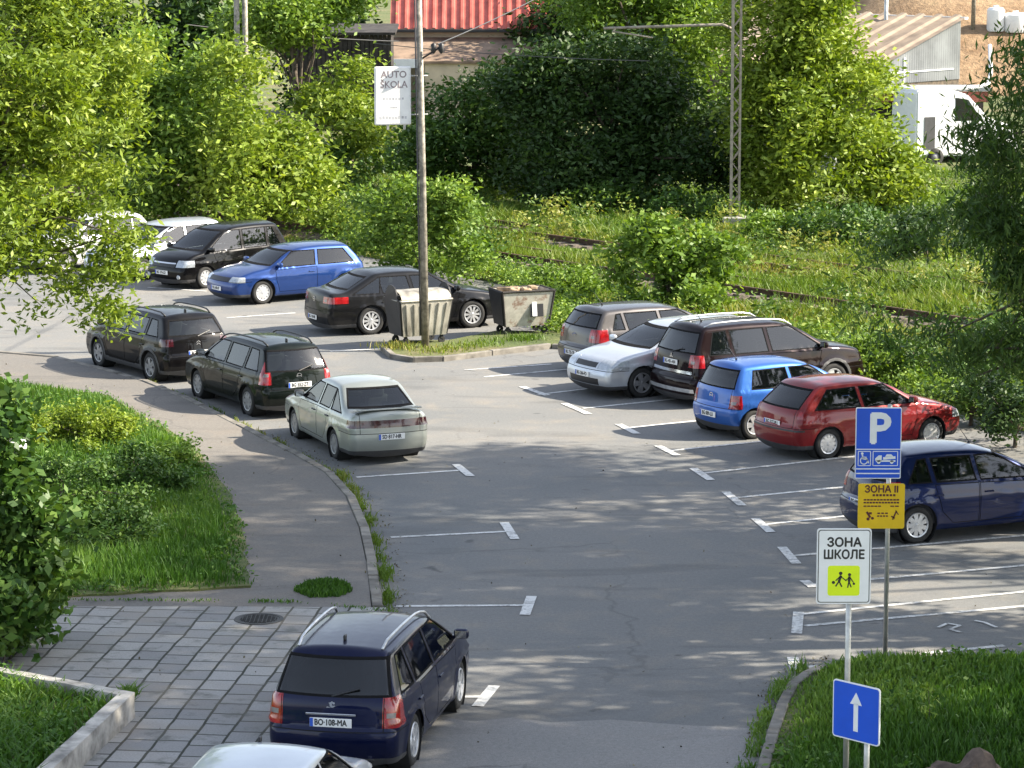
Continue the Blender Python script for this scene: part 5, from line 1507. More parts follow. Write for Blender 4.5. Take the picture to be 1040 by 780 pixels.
# red roofed building
Yw = 150.0
def Q(px, py, Y): return at(px, py, Y)
b0 = Q(397, 100, Yw); b1 = Q(585, 100, Yw)
root = empty('building', (b0.x, Yw, 0)); tag(root, 'building with a pink red corrugated metal roof above a beige wall', 'building')
O = Vector((b0.x, Yw, 0)); Wb = b1.x-b0.x
z_e = Q(400, 29, Yw).z
bm = bmesh.new(); ribbed(bm, (0, -0.35, z_e), (Wb, 0, 0), (0, 3.2, 3.6), 20, 0.10, (0, -1, 1), 0.9)
bmesh.ops.recalc_face_normals(bm, faces=bm.faces)
link('roof', bm, M['red_sheet'], root)
bm = bmesh.new(); box(bm, (Wb/2, 3.2, z_e/2), (Wb, 6.0, z_e)); link('wall', bm, M['beige_wall'], root)
bm = bmesh.new(); box(bm, (Wb/2, -0.42, z_e-0.10), (Wb, 0.14, 0.14), bev=.03); link('gutter', bm, M['black'], root)
# lower annex in front
za0 = Q(440, 62, Yw-3).z; za1 = Q(440, 38, Yw).z
xa0 = Q(431, 60, Yw-3).x-b0.x
bm = bmesh.new()
vs8 = [(xa0-1.6, -3.2, za0), (Wb, -3.2, za0), (Wb, 0.1, za1), (xa0-1.6, 0.1, za1)]
f_ = [bm.verts.new(p) for p in vs8]; g_ = [bm.verts.new((p[0], p[1], p[2]-0.12)) for p in vs8]
bm.faces.new(f_); bm.faces.new(g_[::-1])
for i in range(4): bm.faces.new((f_[i], g_[i], g_[(i+1) % 4], f_[(i+1) % 4]))
bmesh.ops.recalc_face_normals(bm, faces=bm.faces)
link('annex_roof', bm, M['brown_roof'], root)
bm = bmesh.new(); box(bm, ((xa0+Wb)/2, -1.55, za0/2-.06), (Wb-xa0, 3.0, za0-.12)); link('annex_wall', bm, M['beige_wall'], root)
bm = bmesh.new(); box(bm, (xa0-1.5, -3.1, za0/2), (0.12, 0.12, za0-.2)); box(bm, (xa0-1.0, -3.1, za0/2), (0.08, 0.08, za0-.2)); link('post', bm, M['sign_white'], root)
bm = bmesh.new(); box(bm, (xa0-0.9, -3.25, za0-0.10), (1.5, 0.08, 0.42)); link('fascia', bm, M['sign_white'], root)
bm = bmesh.new(); box(bm, (xa0-0.10, -3.07, za0/2), (0.16, 0.08, za0-.3)); link('door_frame', bm, M['black'], root)
# dark wooden shed
s0 = Q(300, 130, 140); s1 = Q(398, 130, 140)
root = empty('shed', (s0.x, 140, 0)); tag(root, 'dark wooden plank shed in the shade left of the red roofed building', 'shed')
hs = Q(350, 34, 140).z; ws = s1.x-s0.x
bm = bmesh.new()
nn_ = 22
for i in range(nn_): box(bm, ((i+.5)*ws/nn_, 0, hs/2), (ws/nn_-0.03, 0.05+random.uniform(0, .03), hs-random.uniform(0, .1)))
link('plank_wall', bm, M['dark_wood'], root)
bm = bmesh.new(); box(bm, (ws/2, 2, hs/2-.1), (ws-.1, 3.9, hs-.3)); link('wall', bm, M['dark_wood'], root)
bm = bmesh.new(); box(bm, (ws/2, 1.8, hs+0.12), (ws+0.4, 4.4, 0.12), rx=R(3)); link('roof', bm, M['dark_wood'], root)
bm = bmesh.new(); box(bm, (ws/2, -0.36, hs+0.02), (ws+0.4, 0.05, 0.07)); link('gutter', bm, M['trim'], root)

# metal clad shed on the right: gable turned to the lower right, roof falling towards the camera
Av = Vector((15.15, 125.0, 0)); Bv = Vector((18.85, 129.0, 0)); u_ = (Bv-Av).normalized(); v_ = Vector((-u_.y, u_.x, 0)); Lw = (Bv-Av).length
root = empty('metal_shed', Av); tag(root, 'grey metal clad shed with a ribbed tan roof, right of the yellow green tree', 'building')
zA, zB, zb = 3.95, 5.6, 3.08
def U(a, b_, z): p_ = u_*a+v_*b_; return Vector((p_.x, p_.y, z))
bm = bmesh.new(); nr = 34
for i in range(nr):
    for q in (0, 1):
        a0, a1 = (i+q*.5)*Lw/nr, (i+q*.5+.5)*Lw/nr; o0, o1 = (-.05*q, -.05*(1-q))
        za_, zb_ = zA+(zB-zA)*a0/Lw, zA+(zB-zA)*a1/Lw
        bm.faces.new([bm.verts.new(p) for p in (U(a0, o0, zb), U(a1, o1, zb), U(a1, o1, zb_), U(a0, o0, za_))])
link('cladding', bm, M['tin'], root)
bm = bmesh.new(); box(bm, U(Lw*.45, -.06, zb+.45), (Lw*.9, .03, .05), rz=math.atan2(u_.y, u_.x)); box(bm, U(Lw*.25, -.07, zb+.55), (.06, .04, 1.0), rz=math.atan2(u_.y, u_.x)); link('rail', bm, M['sign_white'], root)
bm = bmesh.new(); ribbed(bm, U(-.35, -.25, zA-.11+.05), v_*12, Vector((u_.x*(Lw+.5), u_.y*(Lw+.5), (zB-zA)/Lw*(Lw+.5))), 13, .09, (-u_.x*.3, -u_.y*.3, 1), .6)
bmesh.ops.recalc_face_normals(bm, faces=bm.faces); link('roof', bm, M['tan_roof'], root)
bm = bmesh.new(); box(bm, U(Lw+.12, 5.8, zB+.02), (.25, 12, .10), rz=math.atan2(u_.y, u_.x)); link('ridge_cap', bm, M['sign_white'], root)
bm = bmesh.new()
for z0_, z1_, i_, m_ in ((0, 3.0, .02, 'brown_wall'),):
    prism(bm, [tuple(U(i_, i_, 0).xy), tuple(U(Lw-i_, i_, 0).xy), tuple(U(Lw-i_, 11.8, 0).xy), tuple(U(i_, 11.8, 0).xy)], z0_, 3.9)
link('wall', bm, M['brown_wall'], root)
# lower front part: flat ledge with white gutter, red fascia, opening and post
bm = bmesh.new(); box(bm, (1.7, -.35, zb-.12), (5.0, 2.2, .14)); link('ledge', bm, M['tin'], root)
bm = bmesh.new(); tube(bm, [(-.7, -1.5, zb-.08), (3.6, -1.5, zb-.02), (4.1, -1.2, zb+.1), (4.3, -.6, zb+.5), (4.35, .2, zb+1.6)], .08, 8); link('gutter', bm, M['sign_white'], root, True)
bm = bmesh.new(); box(bm, (1.8, -1.3, zb-.42), (4.6, .12, .42)); link('fascia', bm, M['brick'], root)
bm = bmesh.new(); box(bm, (1.6, -1.2, 1.3), (.30, .30, 2.6)); link('post', bm, M['concrete'], root)
bm = bmesh.new(); box(bm, (.5, -.9, .45), (1.6, .2, .9)); link('low_panel', bm, M['sign_white'], root)
bm = bmesh.new(); box(bm, (1.8, -.6, 1.3), (4.4, .3, 2.6)); link('garage_opening', bm, M['dark_wood'], root)

# white van behind the branches
Yv = 122.0
v0 = Q(930, 160, Yv)
root = empty('parked_van', (v0.x, Yv, 0), R(24)); tag(root, 'white van mostly hidden behind the branches at the right', 'van')
pr_ = [(0, 0.35), (0, 2.95), (0.12, 3.08), (1.7, 3.0), (2.4, 2.8), (3.4, 1.85), (4.5, 1.5), (4.8, 1.15), (4.85, 0.35)]
bm = bmesh.new()
A_ = [bm.verts.new((x, 0, z)) for x, z in pr_]; B_ = [bm.verts.new((x, 1.95, z)) for x, z in pr_]
bm.faces.new(A_); bm.faces.new(B_[::-1])
for i in range(len(pr_)): bm.faces.new((A_[i], B_[i], B_[(i+1) % len(pr_)], A_[(i+1) % len(pr_)]))
bmesh.ops.recalc_face_normals(bm, faces=bm.faces)
bmesh.ops.bevel(bm, geom=list(bm.edges), offset=0.07, segments=3, affect='EDGES')
autosmooth(link('body', bm, M['sign_white'], root))
bm = bmesh.new()
f = bm.faces.new([bm.verts.new(p) for p in ((1.8, -0.012, 1.75), (3.1, -0.012, 1.75), (2.4, -0.012, 2.6), (1.8, -0.012, 2.7))]); link('side_window', bm, M['glass_dark'], root)
bm = bmesh.new(); box(bm, (0.62, -0.01, 1.3), (0.5, 0.03, 1.3)); link('vent_panel', bm, M['trim'], root)
for xw in (0.9, 3.9):
    for yy in (0.0, 1.95):
        bm = bmesh.new(); lathe(bm, [(0.2, -0.1), (0.34, -0.1), (0.34, 0.1), (0.2, 0.1)], 20, c=(xw, yy, 0.34)); bmesh.ops.recalc_face_normals(bm, faces=bm.faces)
        wv = link('wheel', bm, M['rubber'], root, True)
        bm = bmesh.new(); lathe(bm, [(0.001, -0.06), (0.21, -0.05), (0.21, 0.05), (0.001, 0.06)], 16, c=(xw, yy, .34)); bmesh.ops.recalc_face_normals(bm, faces=bm.faces); link('rim', bm, M['alloy_dull'], wv, True)
# pale object behind the yellow-green tree
p = G(828, 186); bm = bmesh.new(); box(bm, (0, 0, 0.5), (1.5, 1.0, 0.9), bev=.12); box(bm, (0, 0, 0.98), (1.6, 1.1, 0.08), bev=.03)
o = link('tarpaulin_box', bm, M['tin'], None); o.location = (p.x, p.y, 0.1); tag(o, 'pale grey crate glimpsed through the yellow green tree', 'crate')

# dry hillside top right
bm = bmesh.new()
xs_ = np.linspace(14, 80, 34); ys_ = np.linspace(165, 330, 50)
gv = []
for y in ys_:
    row = []
    for x in xs_:
        t = np.clip((y-165)/45, 0, 1); t2 = np.clip((x-14)/9, 0, 1)
        row.append(bm.verts.new((x, y, -0.1+10*t*t2*(3-2*t)/1.0*0.9+rng.normal(0, .12)*t)))
    gv.append(row)
for i in range(len(ys_)-1):
    for j in range(len(xs_)-1): bm.faces.new((gv[i][j], gv[i][j+1], gv[i+1][j+1], gv[i+1][j]))
tag(link('hillside', bm, M['dry'], None, True), kind='structure')
def hz(px, py):   # point of the hillside seen at a pixel (march)
    for Y in np.arange(166, 320, 0.5):
        q_ = at(px, py, Y); t = np.clip((Y-165)/45, 0, 1); t2 = np.clip((q_.x-14)/9, 0, 1)
        if -0.1+10*t*t2*(3-2*t)*0.9 >= q_.z: return q_
    return at(px, py, 240)
for (px, py, w_, h_, lb) in [(1011, 30, 1.0, 1.35, 'upright white tank on the brown slope, left of two'), (1031, 31, 1.3, 1.1, 'white tank at the right edge on the brown slope, wider of two')]:
    q_ = hz(px, py); bm = bmesh.new()
    lathe(bm, [(0.01, h_), (w_*.38, h_*.98), (w_*.5, h_*.88), (w_*.5, 0.08), (w_*.46, 0), (0.01, 0)], 20, 'Z'); lathe(bm, [(0.01, h_+.1), (.16, h_+.1), (.17, h_-.04)], 12, 'Z')
    bmesh.ops.recalc_face_normals(bm, faces=bm.faces)
    o = link('tank', bm, M['sign_white'], None, True); autosmooth(o); o.location = q_+Vector((0, 0, -0.1)); tag(o, lb, 'tank', 'white tanks on the slope')
q_ = hz(988, 32); bm = bmesh.new(); tube(bm, [(0, 0, -.3), (0.05, 0, 6)], [.13, .10], 10); o = link('utility_pole', bm, M['pole'], None, True); o.location = q_; tag(o, 'thin pole on the brown slope at the top right', 'pole')
q_ = Q(899, 60, 131); bm = bmesh.new(); tube(bm, [(0, 0, 0), (0, 0, 9)], [.10, .08], 10); o = link('utility_pole', bm, M['steel'], None, True); o.location = (q_.x, 131, 0); tag(o, 'thin grey pole in front of the tan ribbed roof', 'pole')
# pole pair at the top left
q_ = G(247, 214); root = empty('utility_pole', (q_.x, q_.y, 0)); tag(root, 'twin wooden pole rising behind the light green bushy tree at the top left', 'pole')
for dx in (-0.13, 0.15):
    bm = bmesh.new(); tube(bm, [(dx, 0, 0), (dx, 0, 10)], [.11, .09], 10); link('pole', bm, M['pole'], root, True)

# ------------------------------------------------------------------ lattice mast of the railway
q_ = G(746, 229); s_ = F_PX/q_.y
root = empty('catenary_mast', (q_.x, q_.y, 0)); tag(root, 'pale steel lattice mast of the railway with a long horizontal arm', 'mast')
hm = 11.0; wm_ = 0.27
for sx_, sy_, r_ in ((-1, -1, .045), (1, -1, .03), (-1, 1, .03), (1, 1, .03)):
    bm = bmesh.new(); box(bm, (sx_*wm_/2, sy_*wm_/2, hm/2), (r_*2, r_*1.6, hm)); link('chord', bm, M['mastp'] if 'mastp' in M else M.setdefault('mastp', simple('mast_paint', (0.30, 0.26, 0.21), 0.6, var=0.25, metal=.1)), root)
bm = bmesh.new(); k = 0; z = 0.3
while z < hm-0.4:
    for sy_ in (-1, 1):
        a_ = Vector((-wm_/2 if k % 2 else wm_/2, sy_*wm_/2, z)); b_ = Vector((wm_/2 if k % 2 else -wm_/2, sy_*wm_/2, z+0.36)); tube(bm, [a_, b_], 0.018, 5)
        a_ = Vector((sy_*wm_/2, -wm_/2 if k % 2 else wm_/2, z)); b_ = Vector((sy_*wm_/2, wm_/2 if k % 2 else -wm_/2, z+0.36)); tube(bm, [a_, b_], 0.018, 5)
    z += 0.36; k += 1
link('lacing', bm, M['mastp'], root)
za_ = at(742, 25, q_.y).z; xl = at(613, 29, q_.y).x-q_.x
bm = bmesh.new(); tube(bm, [(-wm_/2, 0, za_-.15), (-.45, 0, za_), (xl, 0, za_-0.12)], [.05, .05, .045], 8); link('arm', bm, M['mastp'], root, True)
bm = bmesh.new(); tube(bm, [(xl+.3, 0, za_-0.22), (xl+1.6, 0, za_-0.42)], .03, 6); tube(bm, [(xl+.4, 0, za_-.1), (xl+.3, 0, za_-.25)], .04, 6)
link('strut', bm, M['mastp'], root, True)
bm = bmesh.new(); box(bm, (0, 0, 0.1), (0.8, 0.8, 0.4), bev=.04); link('footing', bm, M['concrete'], root)

# ------------------------------------------------------------------ wooden pole with the driving school board
q_ = G(432, 352, 0.1); Yp = q_.y
root = empty('utility_pole', (q_.x, q_.y, 0.08)); tag(root, 'tall weathered pole behind the bins carrying a white board', 'pole')
tp = at(425, -20, Yp)-Vector((q_.x, q_.y, 0.08))
bm = bmesh.new(); tube(bm, [(0, 0, 0), tp*.5+Vector((.01, 0, 0)), tp], [0.095, 0.08, 0.07], 14); link('pole', bm, M['pole'], root, True)
bm = bmesh.new(); tube(bm, [(-0.11, -.06, 0.3), tp*.5+Vector((-.10, -.06, 0)), tp+Vector((-.09, -.06, 0))], 0.022, 6); link('conduit', bm, M['trim'], root, True)
bm = bmesh.new()
zi_ = at(436, 60, Yp).z; xi_ = at(436, 60, Yp).x-q_.x
tube(bm, [(tp.x*.8, 0, zi_-.1), (xi_+.25, -.1, zi_+.2)], .025, 6)
for dx in (.1, .28): lathe(bm, [(.01, zi_+.3), (.07, zi_+.26), (.05, zi_+.18), (.07, zi_+.12), (.02, zi_+.05)], 10, 'Z', c=(xi_+dx, -.1, 0))
link('insulator', bm, M['black'], root, True)
# board
B0 = at(399, 97, Yp); rootb = empty('board', (B0.x, Yp-0.10, B0.z), R(16)); tag(rootb, 'weathered white board reading AUTO ŠKOLA fixed to the tall pole', 'sign')
s_ = F_PX/Yp; bw, bh = 38/s_, 59/s_
bm = bmesh.new(); box(bm, (0, 0, 0), (bw, 0.08, bh), bev=0.035); link('panel', bm, M['board'] if 'board' in M else M.setdefault('board', simple('board_white', (0.78, 0.78, 0.77), 0.5, var=0.10, scale=2.2)), rootb)
M['faded'] = simple('faded_ink', (0.28, 0.23, 0.24), 0.7, var=0.3, scale=14)
M['faint'] = simple('faint_ink', (0.50, 0.50, 0.52), 0.7, var=0.2, scale=14)
def TM(x, z, y=-0.042): return Matrix(((1, 0, 0, x), (0, 0, -1, y), (0, 1, 0, z), (0, 0, 0, 1)))
text_mesh('lettering', 'AUTO', 0.22, M['faded'], rootb, TM(0.02, bh*.36), 0.001, bold=.004)
text_mesh('lettering', 'ŠKOLA', 0.22, M['faded'], rootb, TM(0.02, bh*.19), 0.001, bold=.004, sx=.95)
bm = bmesh.new(); box(bm, (-.02, -.041, bh*.135), (.55, .003, .015)); box(bm, (0, -.041, -bh*.2), (.2, .003, .03))
for i in range(9): box(bm, (-.30+i*.075, -.041, -bh*.37+random.uniform(-.01, .01)), (.05, .003, .06))
for i in range(7): box(bm, (-.22+i*.075, -.041, -bh*.05), (.045, .003, .05))
o = link('lettering', bm, M['faint'], rootb); o['kind'] = 'stuff'
bm = bmesh.new()
for zz in (.45, -.45): tube(bm, [(bw/2-.1, .02, zz), (bw/2+.42, .06, zz)], .02, 6)
for dx in (-.12, .28): box(bm, (dx, 0, -bh/2-.05), (.05, .04, .12))
link('bracket', bm, M['steel'], rootb)

# overhead wires
def wire(label, a, b, sag=0.3, r=0.018):
    a, b = Vector(a), Vector(b); bm = bmesh.new(); pts = []
    for i in range(15):
        f = i/14; p = a.lerp(b, f)-a; p.z -= sag*4*f*(1-f); pts.append(p)
    tube(bm, pts, r, 5, cap=False); o = link('overhead_wire', bm, M['trim'], None, True); o.location = a; tag(o, label, 'wire')
wire('overhead wire running from the tall pole up to the right across the red roof', (q_.x+xi_+.2, Yp-.1, zi_+.35), at(640, -60, 105), .2, .016)
wire('overhead wire under the long arm of the lattice mast', at(380, 44, 112), at(660, 62, 98), .1, .014)
wire('overhead wire in front of the dark wooden shed', at(190, 25, 120), at(405, 42, 130), .1, .02)

# ------------------------------------------------------------------ bins
def container(px, py, rz, label, rusty):
    q = G(px, py, 0.09); root = empty('waste_bin', (q.x, q.y, 0.06), rz); tag(root, label, 'bin')
    body_m = M['galv'] if not rusty else M['rusty']
    w0_, w1_, d0_, d1_, z0, z1 = 1.12, 1.34, 0.72, 0.96, 0.22, 1.08
    bm = bmesh.new()
    lo = [(-w0_/2, -d0_/2, z0), (w0_/2, -d0_/2, z0), (w0_/2, d0_/2, z0), (-w0_/2, d0_/2, z0)]
    hi = [(-w1_/2, -d1_/2, z1), (w1_/2, -d1_/2, z1), (w1_/2, d1_/2, z1), (-w1_/2, d1_/2, z1)]
    a = [bm.verts.new(p) for p in lo]; b = [bm.verts.new(p) for p in hi]
    bm.faces.new(a[::-1])
    for i in range(4): bm.faces.new((a[i], a[(i+1) % 4], b[(i+1) % 4], b[i]))
    # inner skin (open top)
    hi2 = [(x*.94, y*.92, z) for x, y, z in hi]; lo2 = [(x*.94, y*.92, z+.05) for x, y, z in lo]
    c = [bm.verts.new(p) for p in hi2]; d = [bm.verts.new(p) for p in lo2]
    for i in range(4): bm.faces.new((b[i], b[(i+1) % 4], c[(i+1) % 4], c[i])); bm.faces.new((c[i], c[(i+1) % 4], d[(i+1) % 4], d[i]))
    bm.faces.new(d)
    bmesh.ops.recalc_face_normals(bm, faces=bm.faces)
    body = link('body', bm, body_m, root)
    bm = bmesh.new()
    for i in range(6):
        f = (i+.5)/6-.5
        for sy in (-1, 1):
            tube(bm, [(f*w0_*.96, sy*(d0_/2+.005), z0+.04), (f*w1_*.96, sy*(d1_/2+.005), z1-.08)], .022, 5)
    for sy in (-1, 1):
        tube(bm, [(-w1_/2, sy*d1_/2, z1), (w1_/2, sy*d1_/2, z1)], .028, 6); tube(bm, [(sy*w1_/2, -d1_/2, z1), (sy*w1_/2, d1_/2, z1)], .028, 6)
    if not rusty: link('ribs', bm, body_m, root)
    else:
        bm.free(); bm = bmesh.new()
        for sy in (-1, 1):
            tube(bm, [(-w1_/2, sy*d1_/2, z1), (w1_/2, sy*d1_/2, z1)], .03, 6); tube(bm, [(sy*w1_/2, -d1_/2, z1), (sy*w1_/2, d1_/2, z1)], .03, 6)
        for sx in (-1, 1):
            for sy in (-1, 1): tube(bm, [(sx*w0_/2, sy*d0_/2, z0), (sx*w1_/2, sy*d1_/2, z1)], .025, 6)
        link('rim_frame', bm, M['dark_wood'], root)
    # dark end walls with rounded tops
    for sx in (-1, 1):
        bm = bmesh.new()
        pts = [(-d0_/2+.02, z0+.02), (d0_/2-.02, z0+.02), (d1_/2-.02, z1)]
        if not rusty: pts += [(math.cos(t)*(d1_/2-.14), z1+.0+math.sin(t)*.36) for t in np.linspace(0.15, math.pi-.15, 10)]
        pts += [(-d1_/2+.02, z1)]
        def X(z): return sx*(w0_/2+(w1_-w0_)/2*min(1, (z-z0)/(z1-z0))+.012)
        A = [bm.verts.new((X(z), y, z)) for y, z in pts]; B = [bm.verts.new((X(z)+sx*.03, y, z)) for y, z in pts]
        bm.faces.new(A); bm.faces.new(B[::-1])
        for i in range(len(pts)): bm.faces.new((A[i], B[i], B[(i+1) % len(pts)], A[(i+1) % len(pts)]))
        bmesh.ops.recalc_face_normals(bm, faces=bm.faces)
        link('end_plate', bm, M['black'], root)
    if not rusty:
        bm = bmesh.new(); rr = []
        for x in (-w1_/2+.02, w1_/2-.02):
            rr.append([bm.verts.new((x, math.cos(t)*(d1_/2-.02), z1+.03+math.sin(t)*.20)) for t in np.linspace(0, math.pi, 12)])
        for i in range(11): bm.faces.new((rr[0][i], rr[0][i+1], rr[1][i+1], rr[1][i]))
        bmesh.ops.recalc_face_normals(bm, faces=bm.faces)
        link('lid', bm, body_m, root, True)
    else:
        bm = bmesh.new(); box(bm, (.22, -(d0_+d1_)/4-.02, .66), (.34, .02, .42), rx=R(-8)); link('patch', bm, M['black'], root)
        bm = bmesh.new(); box(bm, (.16, -(d0_+d1_)/4-.04, .66), (.12, .01, .38), rx=R(-8)); link('poster', bm, M['sign_white'], root)
        bm = bmesh.new()
        for i in range(9): box(bm, (random.uniform(-.5, .5), random.uniform(-.3, .3), z1-.03+random.uniform(0, .05)), (.25, .2, .10), rz=random.uniform(0, 3), rx=random.uniform(-.4, .4), bev=.03)
        link('rubbish', bm, M['cardb'], root)
    for sx in (-1, 1):
        for sy in (-1, 1):
            bm = bmesh.new(); lathe(bm, [(.02, -.025), (.085, -.025), (.095, 0), (.085, .025), (.02, .025)], 16, c=(sx*w0_*.42, sy*d0_*.40, .095)); box(bm, (sx*w0_*.42, sy*d0_*.40, .18), (.06, .07, .1))
            bmesh.ops.recalc_face_normals(bm, faces=bm.faces); link('wheel', bm, M['rubber'], root)
    return root
m, nt, b, out = mat_base('galvanised_bin')
n1 = noise(nt, 3.0, 5, .65, stretch=(1, 1, .25)); n2 = noise(nt, 1.6, 3)
nt.links.new(mixc(nt, ramp(nt, n2, [(.5, (0,)*3), (.7, (.6,)*3)]), ramp(nt, n1, [(.35, (.13, .12, .10)), (.5, (.36, .34, .29)), (.7, (.52, .50, .44))]), (.08, .075, .07)), b.inputs['Base Color'])
b.inputs['Roughness'].default_value = .6; b.inputs['Metallic'].default_value = .3; M['galv'] = m
m, nt, b, out = mat_base('rusty_bin')
n1 = noise(nt, 2.4, 6, .7); n2 = noise(nt, 5, 4, .7)
nt.links.new(mixc(nt, ramp(nt, n1, [(.53, (0,)*3), (.62, (.8,)*3)]), ramp(nt, n2, [(.3, (.34, .32, .27)), (.7, (.52, .49, .42))]), (.17, .08, .045)), b.inputs['Base Color'])
b.inputs['Roughness'].default_value = .75; M['rusty'] = m
M['cardb'] = simple('cardboard', (.34, .25, .16), .9, var=.4, scale=5)
container(425, 347, R(27), 'galvanised ribbed waste bin with black end plates behind the tall pole', False)
container(530, 337, R(20), 'rusty beige open topped waste bin with a black patch, right of the tall pole', True)

# ------------------------------------------------------------------ road signs
def post(root, x0, y0, z0, z1, r, nm='post'):
    bm = bmesh.new(); tube(bm, [(x0, y0, z0), (x0, y0, z1)], r, 14); lathe(bm, [(r, z1), (r*.6, z1+.012), (.0005, z1+.015)], 14, 'Z', c=(x0, y0, 0))
    return link(nm, bm, M['steel'], root, True)
def rrect(w_, h_, r, n=5):
    pts = []
    for cx, cz, a0 in ((w_/2-r, h_/2-r, 0), (-w_/2+r, h_/2-r, 90), (-w_/2+r, -h_/2+r, 180), (w_/2-r, -h_/2+r, 270)):
        for k in range(n+1): a = R(a0+90*k/n); pts.append((cx+r*math.cos(a), cz+r*math.sin(a)))
    return pts
def plate_(root, nm, cx, cz, w_, h_, r, y0, y1, mt):
    bm = bmesh.new(); pts = rrect(w_, h_, r)
    A = [bm.verts.new((cx+x, y0, cz+z)) for x, z in pts]; B = [bm.verts.new((cx+x, y1, cz+z)) for x, z in pts]
    bm.faces.new(A); bm.faces.new(B[::-1]); n = len(pts)
    for i in range(n): bm.faces.new((A[i], B[i], B[(i+1) % n], A[(i+1) % n]))
    bmesh.ops.recalc_face_normals(bm, faces=bm.faces)
    return link(nm, bm, M[mt], root)
def shape(root, nm, polys, y0, mt, th=.002):
    bm = bmesh.new()
    for pts in polys:
        A = [bm.verts.new((x, y0-th, z)) for x, z in pts]; B = [bm.verts.new((x, y0, z)) for x, z in pts]
        bm.faces.new(A); bm.faces.new(B[::-1]); n = len(pts)
        for i in range(n): bm.faces.new((A[i], B[i], B[(i+1) % n], A[(i+1) % n]))
    bmesh.ops.recalc_face_normals(bm, faces=bm.faces)
    return link(nm, bm, M[mt], root)
def bar(x0, z0, x1, z1, w_):
    d = Vector((x1-x0, z1-z0)).normalized(); n = Vector((-d.y, d.x))*w_/2
    return [(x0-n.x, z0-n.y), (x1-n.x, z1-n.y), (x1+n.x, z1+n.y), (x0+n.x, z0+n.y)]
def disc(cx, cz, r, n=12): return [(cx+r*math.cos(2*math.pi*k/n), cz+r*math.sin(2*math.pi*k/n)) for k in range(n)]

# parking sign
q_ = G(899, 664, .1); Ys = q_.y; s_ = F_PX/Ys*.995
root = empty('parking_sign', (q_.x, q_.y, .08), 0); tag(root, 'blue parking sign over a yellow zone plate on a grey post', 'sign')
def rel(px, py): v = at(px, py, Ys-.05); return v.x-q_.x, v.z-.08
x_, z_ = rel(892, 450); w1 = 47/s_; h1 = 74/s_
post(root, 0, 0, -.1, rel(895, 412)[1], .033)
plate_(root, 'blue_panel', x_, z_, w1, h1, .02, -.055, -.04, 'sign_white')
plate_(root, 'blue_panel', x_, z_, w1-.025, h1-.025, .015, -.059, -.045, 'sign_blue')
text_mesh('letter_P', 'P', .60, M['sign_white'], root, TM(x_+.01, z_+.185, -.060), .0015, bold=.018)
bm = bmesh.new()
box(bm, (x_, -.0605, z_-.085), (w1-.03, .003, .012)); box(bm, (x_, -.0605, z_-.36), (w1-.03, .003, .016)); box(bm, (x_, -.0605, z_-.425), (w1-.03, .003, .016))
link('divider', bm, M['sign_white'], root)
# wheelchair pictogram
cx, cz = x_-.19, z_-.215
fr_ = lambda a, b, w_: [bar(a-w_/2, b-.1, a-w_/2, b+.1, .010), bar(a+w_/2, b-.1, a+w_/2, b+.1, .010), bar(a-w_/2, b-.1, a+w_/2, b-.1, .010), bar(a-w_/2, b+.1, a+w_/2, b+.1, .010)]
ring = [bar(cx-.005+.05*math.cos(R(t)), cz-.03+.05*math.sin(R(t)), cx-.005+.05*math.cos(R(t+36)), cz-.03+.05*math.sin(R(t+36)), .014) for t in range(110, 400, 36)]
shape(root, 'wheelchair_symbol', [disc(cx-.03, cz+.07, .018), bar(cx-.028, cz+.05, cx-.015, cz-.01, .02), bar(cx-.015, cz-.005, cx+.04, cz-.01, .018), bar(cx+.04, cz-.01, cx+.06, cz-.065, .018), bar(cx-.025, cz+.02, cx+.03, cz+.02, .012)]+ring, -.0595, 'sign_white')
shape(root, 'symbol_frame', fr_(cx, cz, .17)+fr_(x_+.10, cz, .34), -.0593, 'sign_white')
tx = x_+.10
shape(root, 'tow_truck_symbol', [bar(tx-.13, cz-.035, tx+.14, cz-.035, .022), [(tx-.14, cz-.03), (tx-.05, cz-.03), (tx-.05, cz+.045), (tx-.09, cz+.045), (tx-.14, cz)], bar(tx-.03, cz+.0, tx+.14, cz+.015, .035), [(tx-.005, cz+.025), (tx+.11, cz+.03), (tx+.08, cz+.06), (tx+.02, cz+.06)], disc(tx-.09, cz-.05, .025), disc(tx+.09, cz-.05, .025)], -.0595, 'sign_white')
xy, zy = rel(895, 514); w2 = 48/s_; h2 = 47/s_
plate_(root, 'yellow_plate', xy, zy, w2, h2, .03, -.055, -.04, 'sign_yellow')
M['maroon'] = simple('maroon_ink', (.10, .012, .02), .5, var=0)
text_mesh('zone_text', 'ЗОНА II', .135, M['maroon'], root, TM(xy, zy+.235, -.0575), .001, bold=.004, sx=.98)
bm = bmesh.new()
def words(z, n, w_, h_, x0=-.25, x1=.25):
    for i in range(n):
        a = x0+(x1-x0)*(i+.5)/n; box(bm, (xy+a, -.0565, zy+z), ((x1-x0)/n*w_, .003, h_))
words(.155, 7, .7, .03, -.13, .20); words(.09, 11, .8, .022); words(.05, 12, .8, .022); words(.0, 5, .8, .018, -.25, 0); words(.0, 2, .8, .018, .12, .25)
words(-.10, 3, .7, .02, -.06, .10); words(-.14, 4, .7, .02, -.06, .10)
link('small_print', bm, M['maroon'], root)
shape(root, 'pictogram', [bar(xy-.20, zy-.08, xy-.15, zy-.16, .03), bar(xy-.17, zy-.10, xy-.13, zy-.10, .03), disc(xy-.18, zy-.18, .022), disc(xy-.12, zy-.17, .02), bar(xy+.16, zy-.19, xy+.21, zy-.07, .02), bar(xy+.14, zy-.14, xy+.19, zy-.17, .018), bar(xy+.20, zy-.06, xy+.24, zy-.12, .015)], -.0565, 'maroon')
bm = bmesh.new()
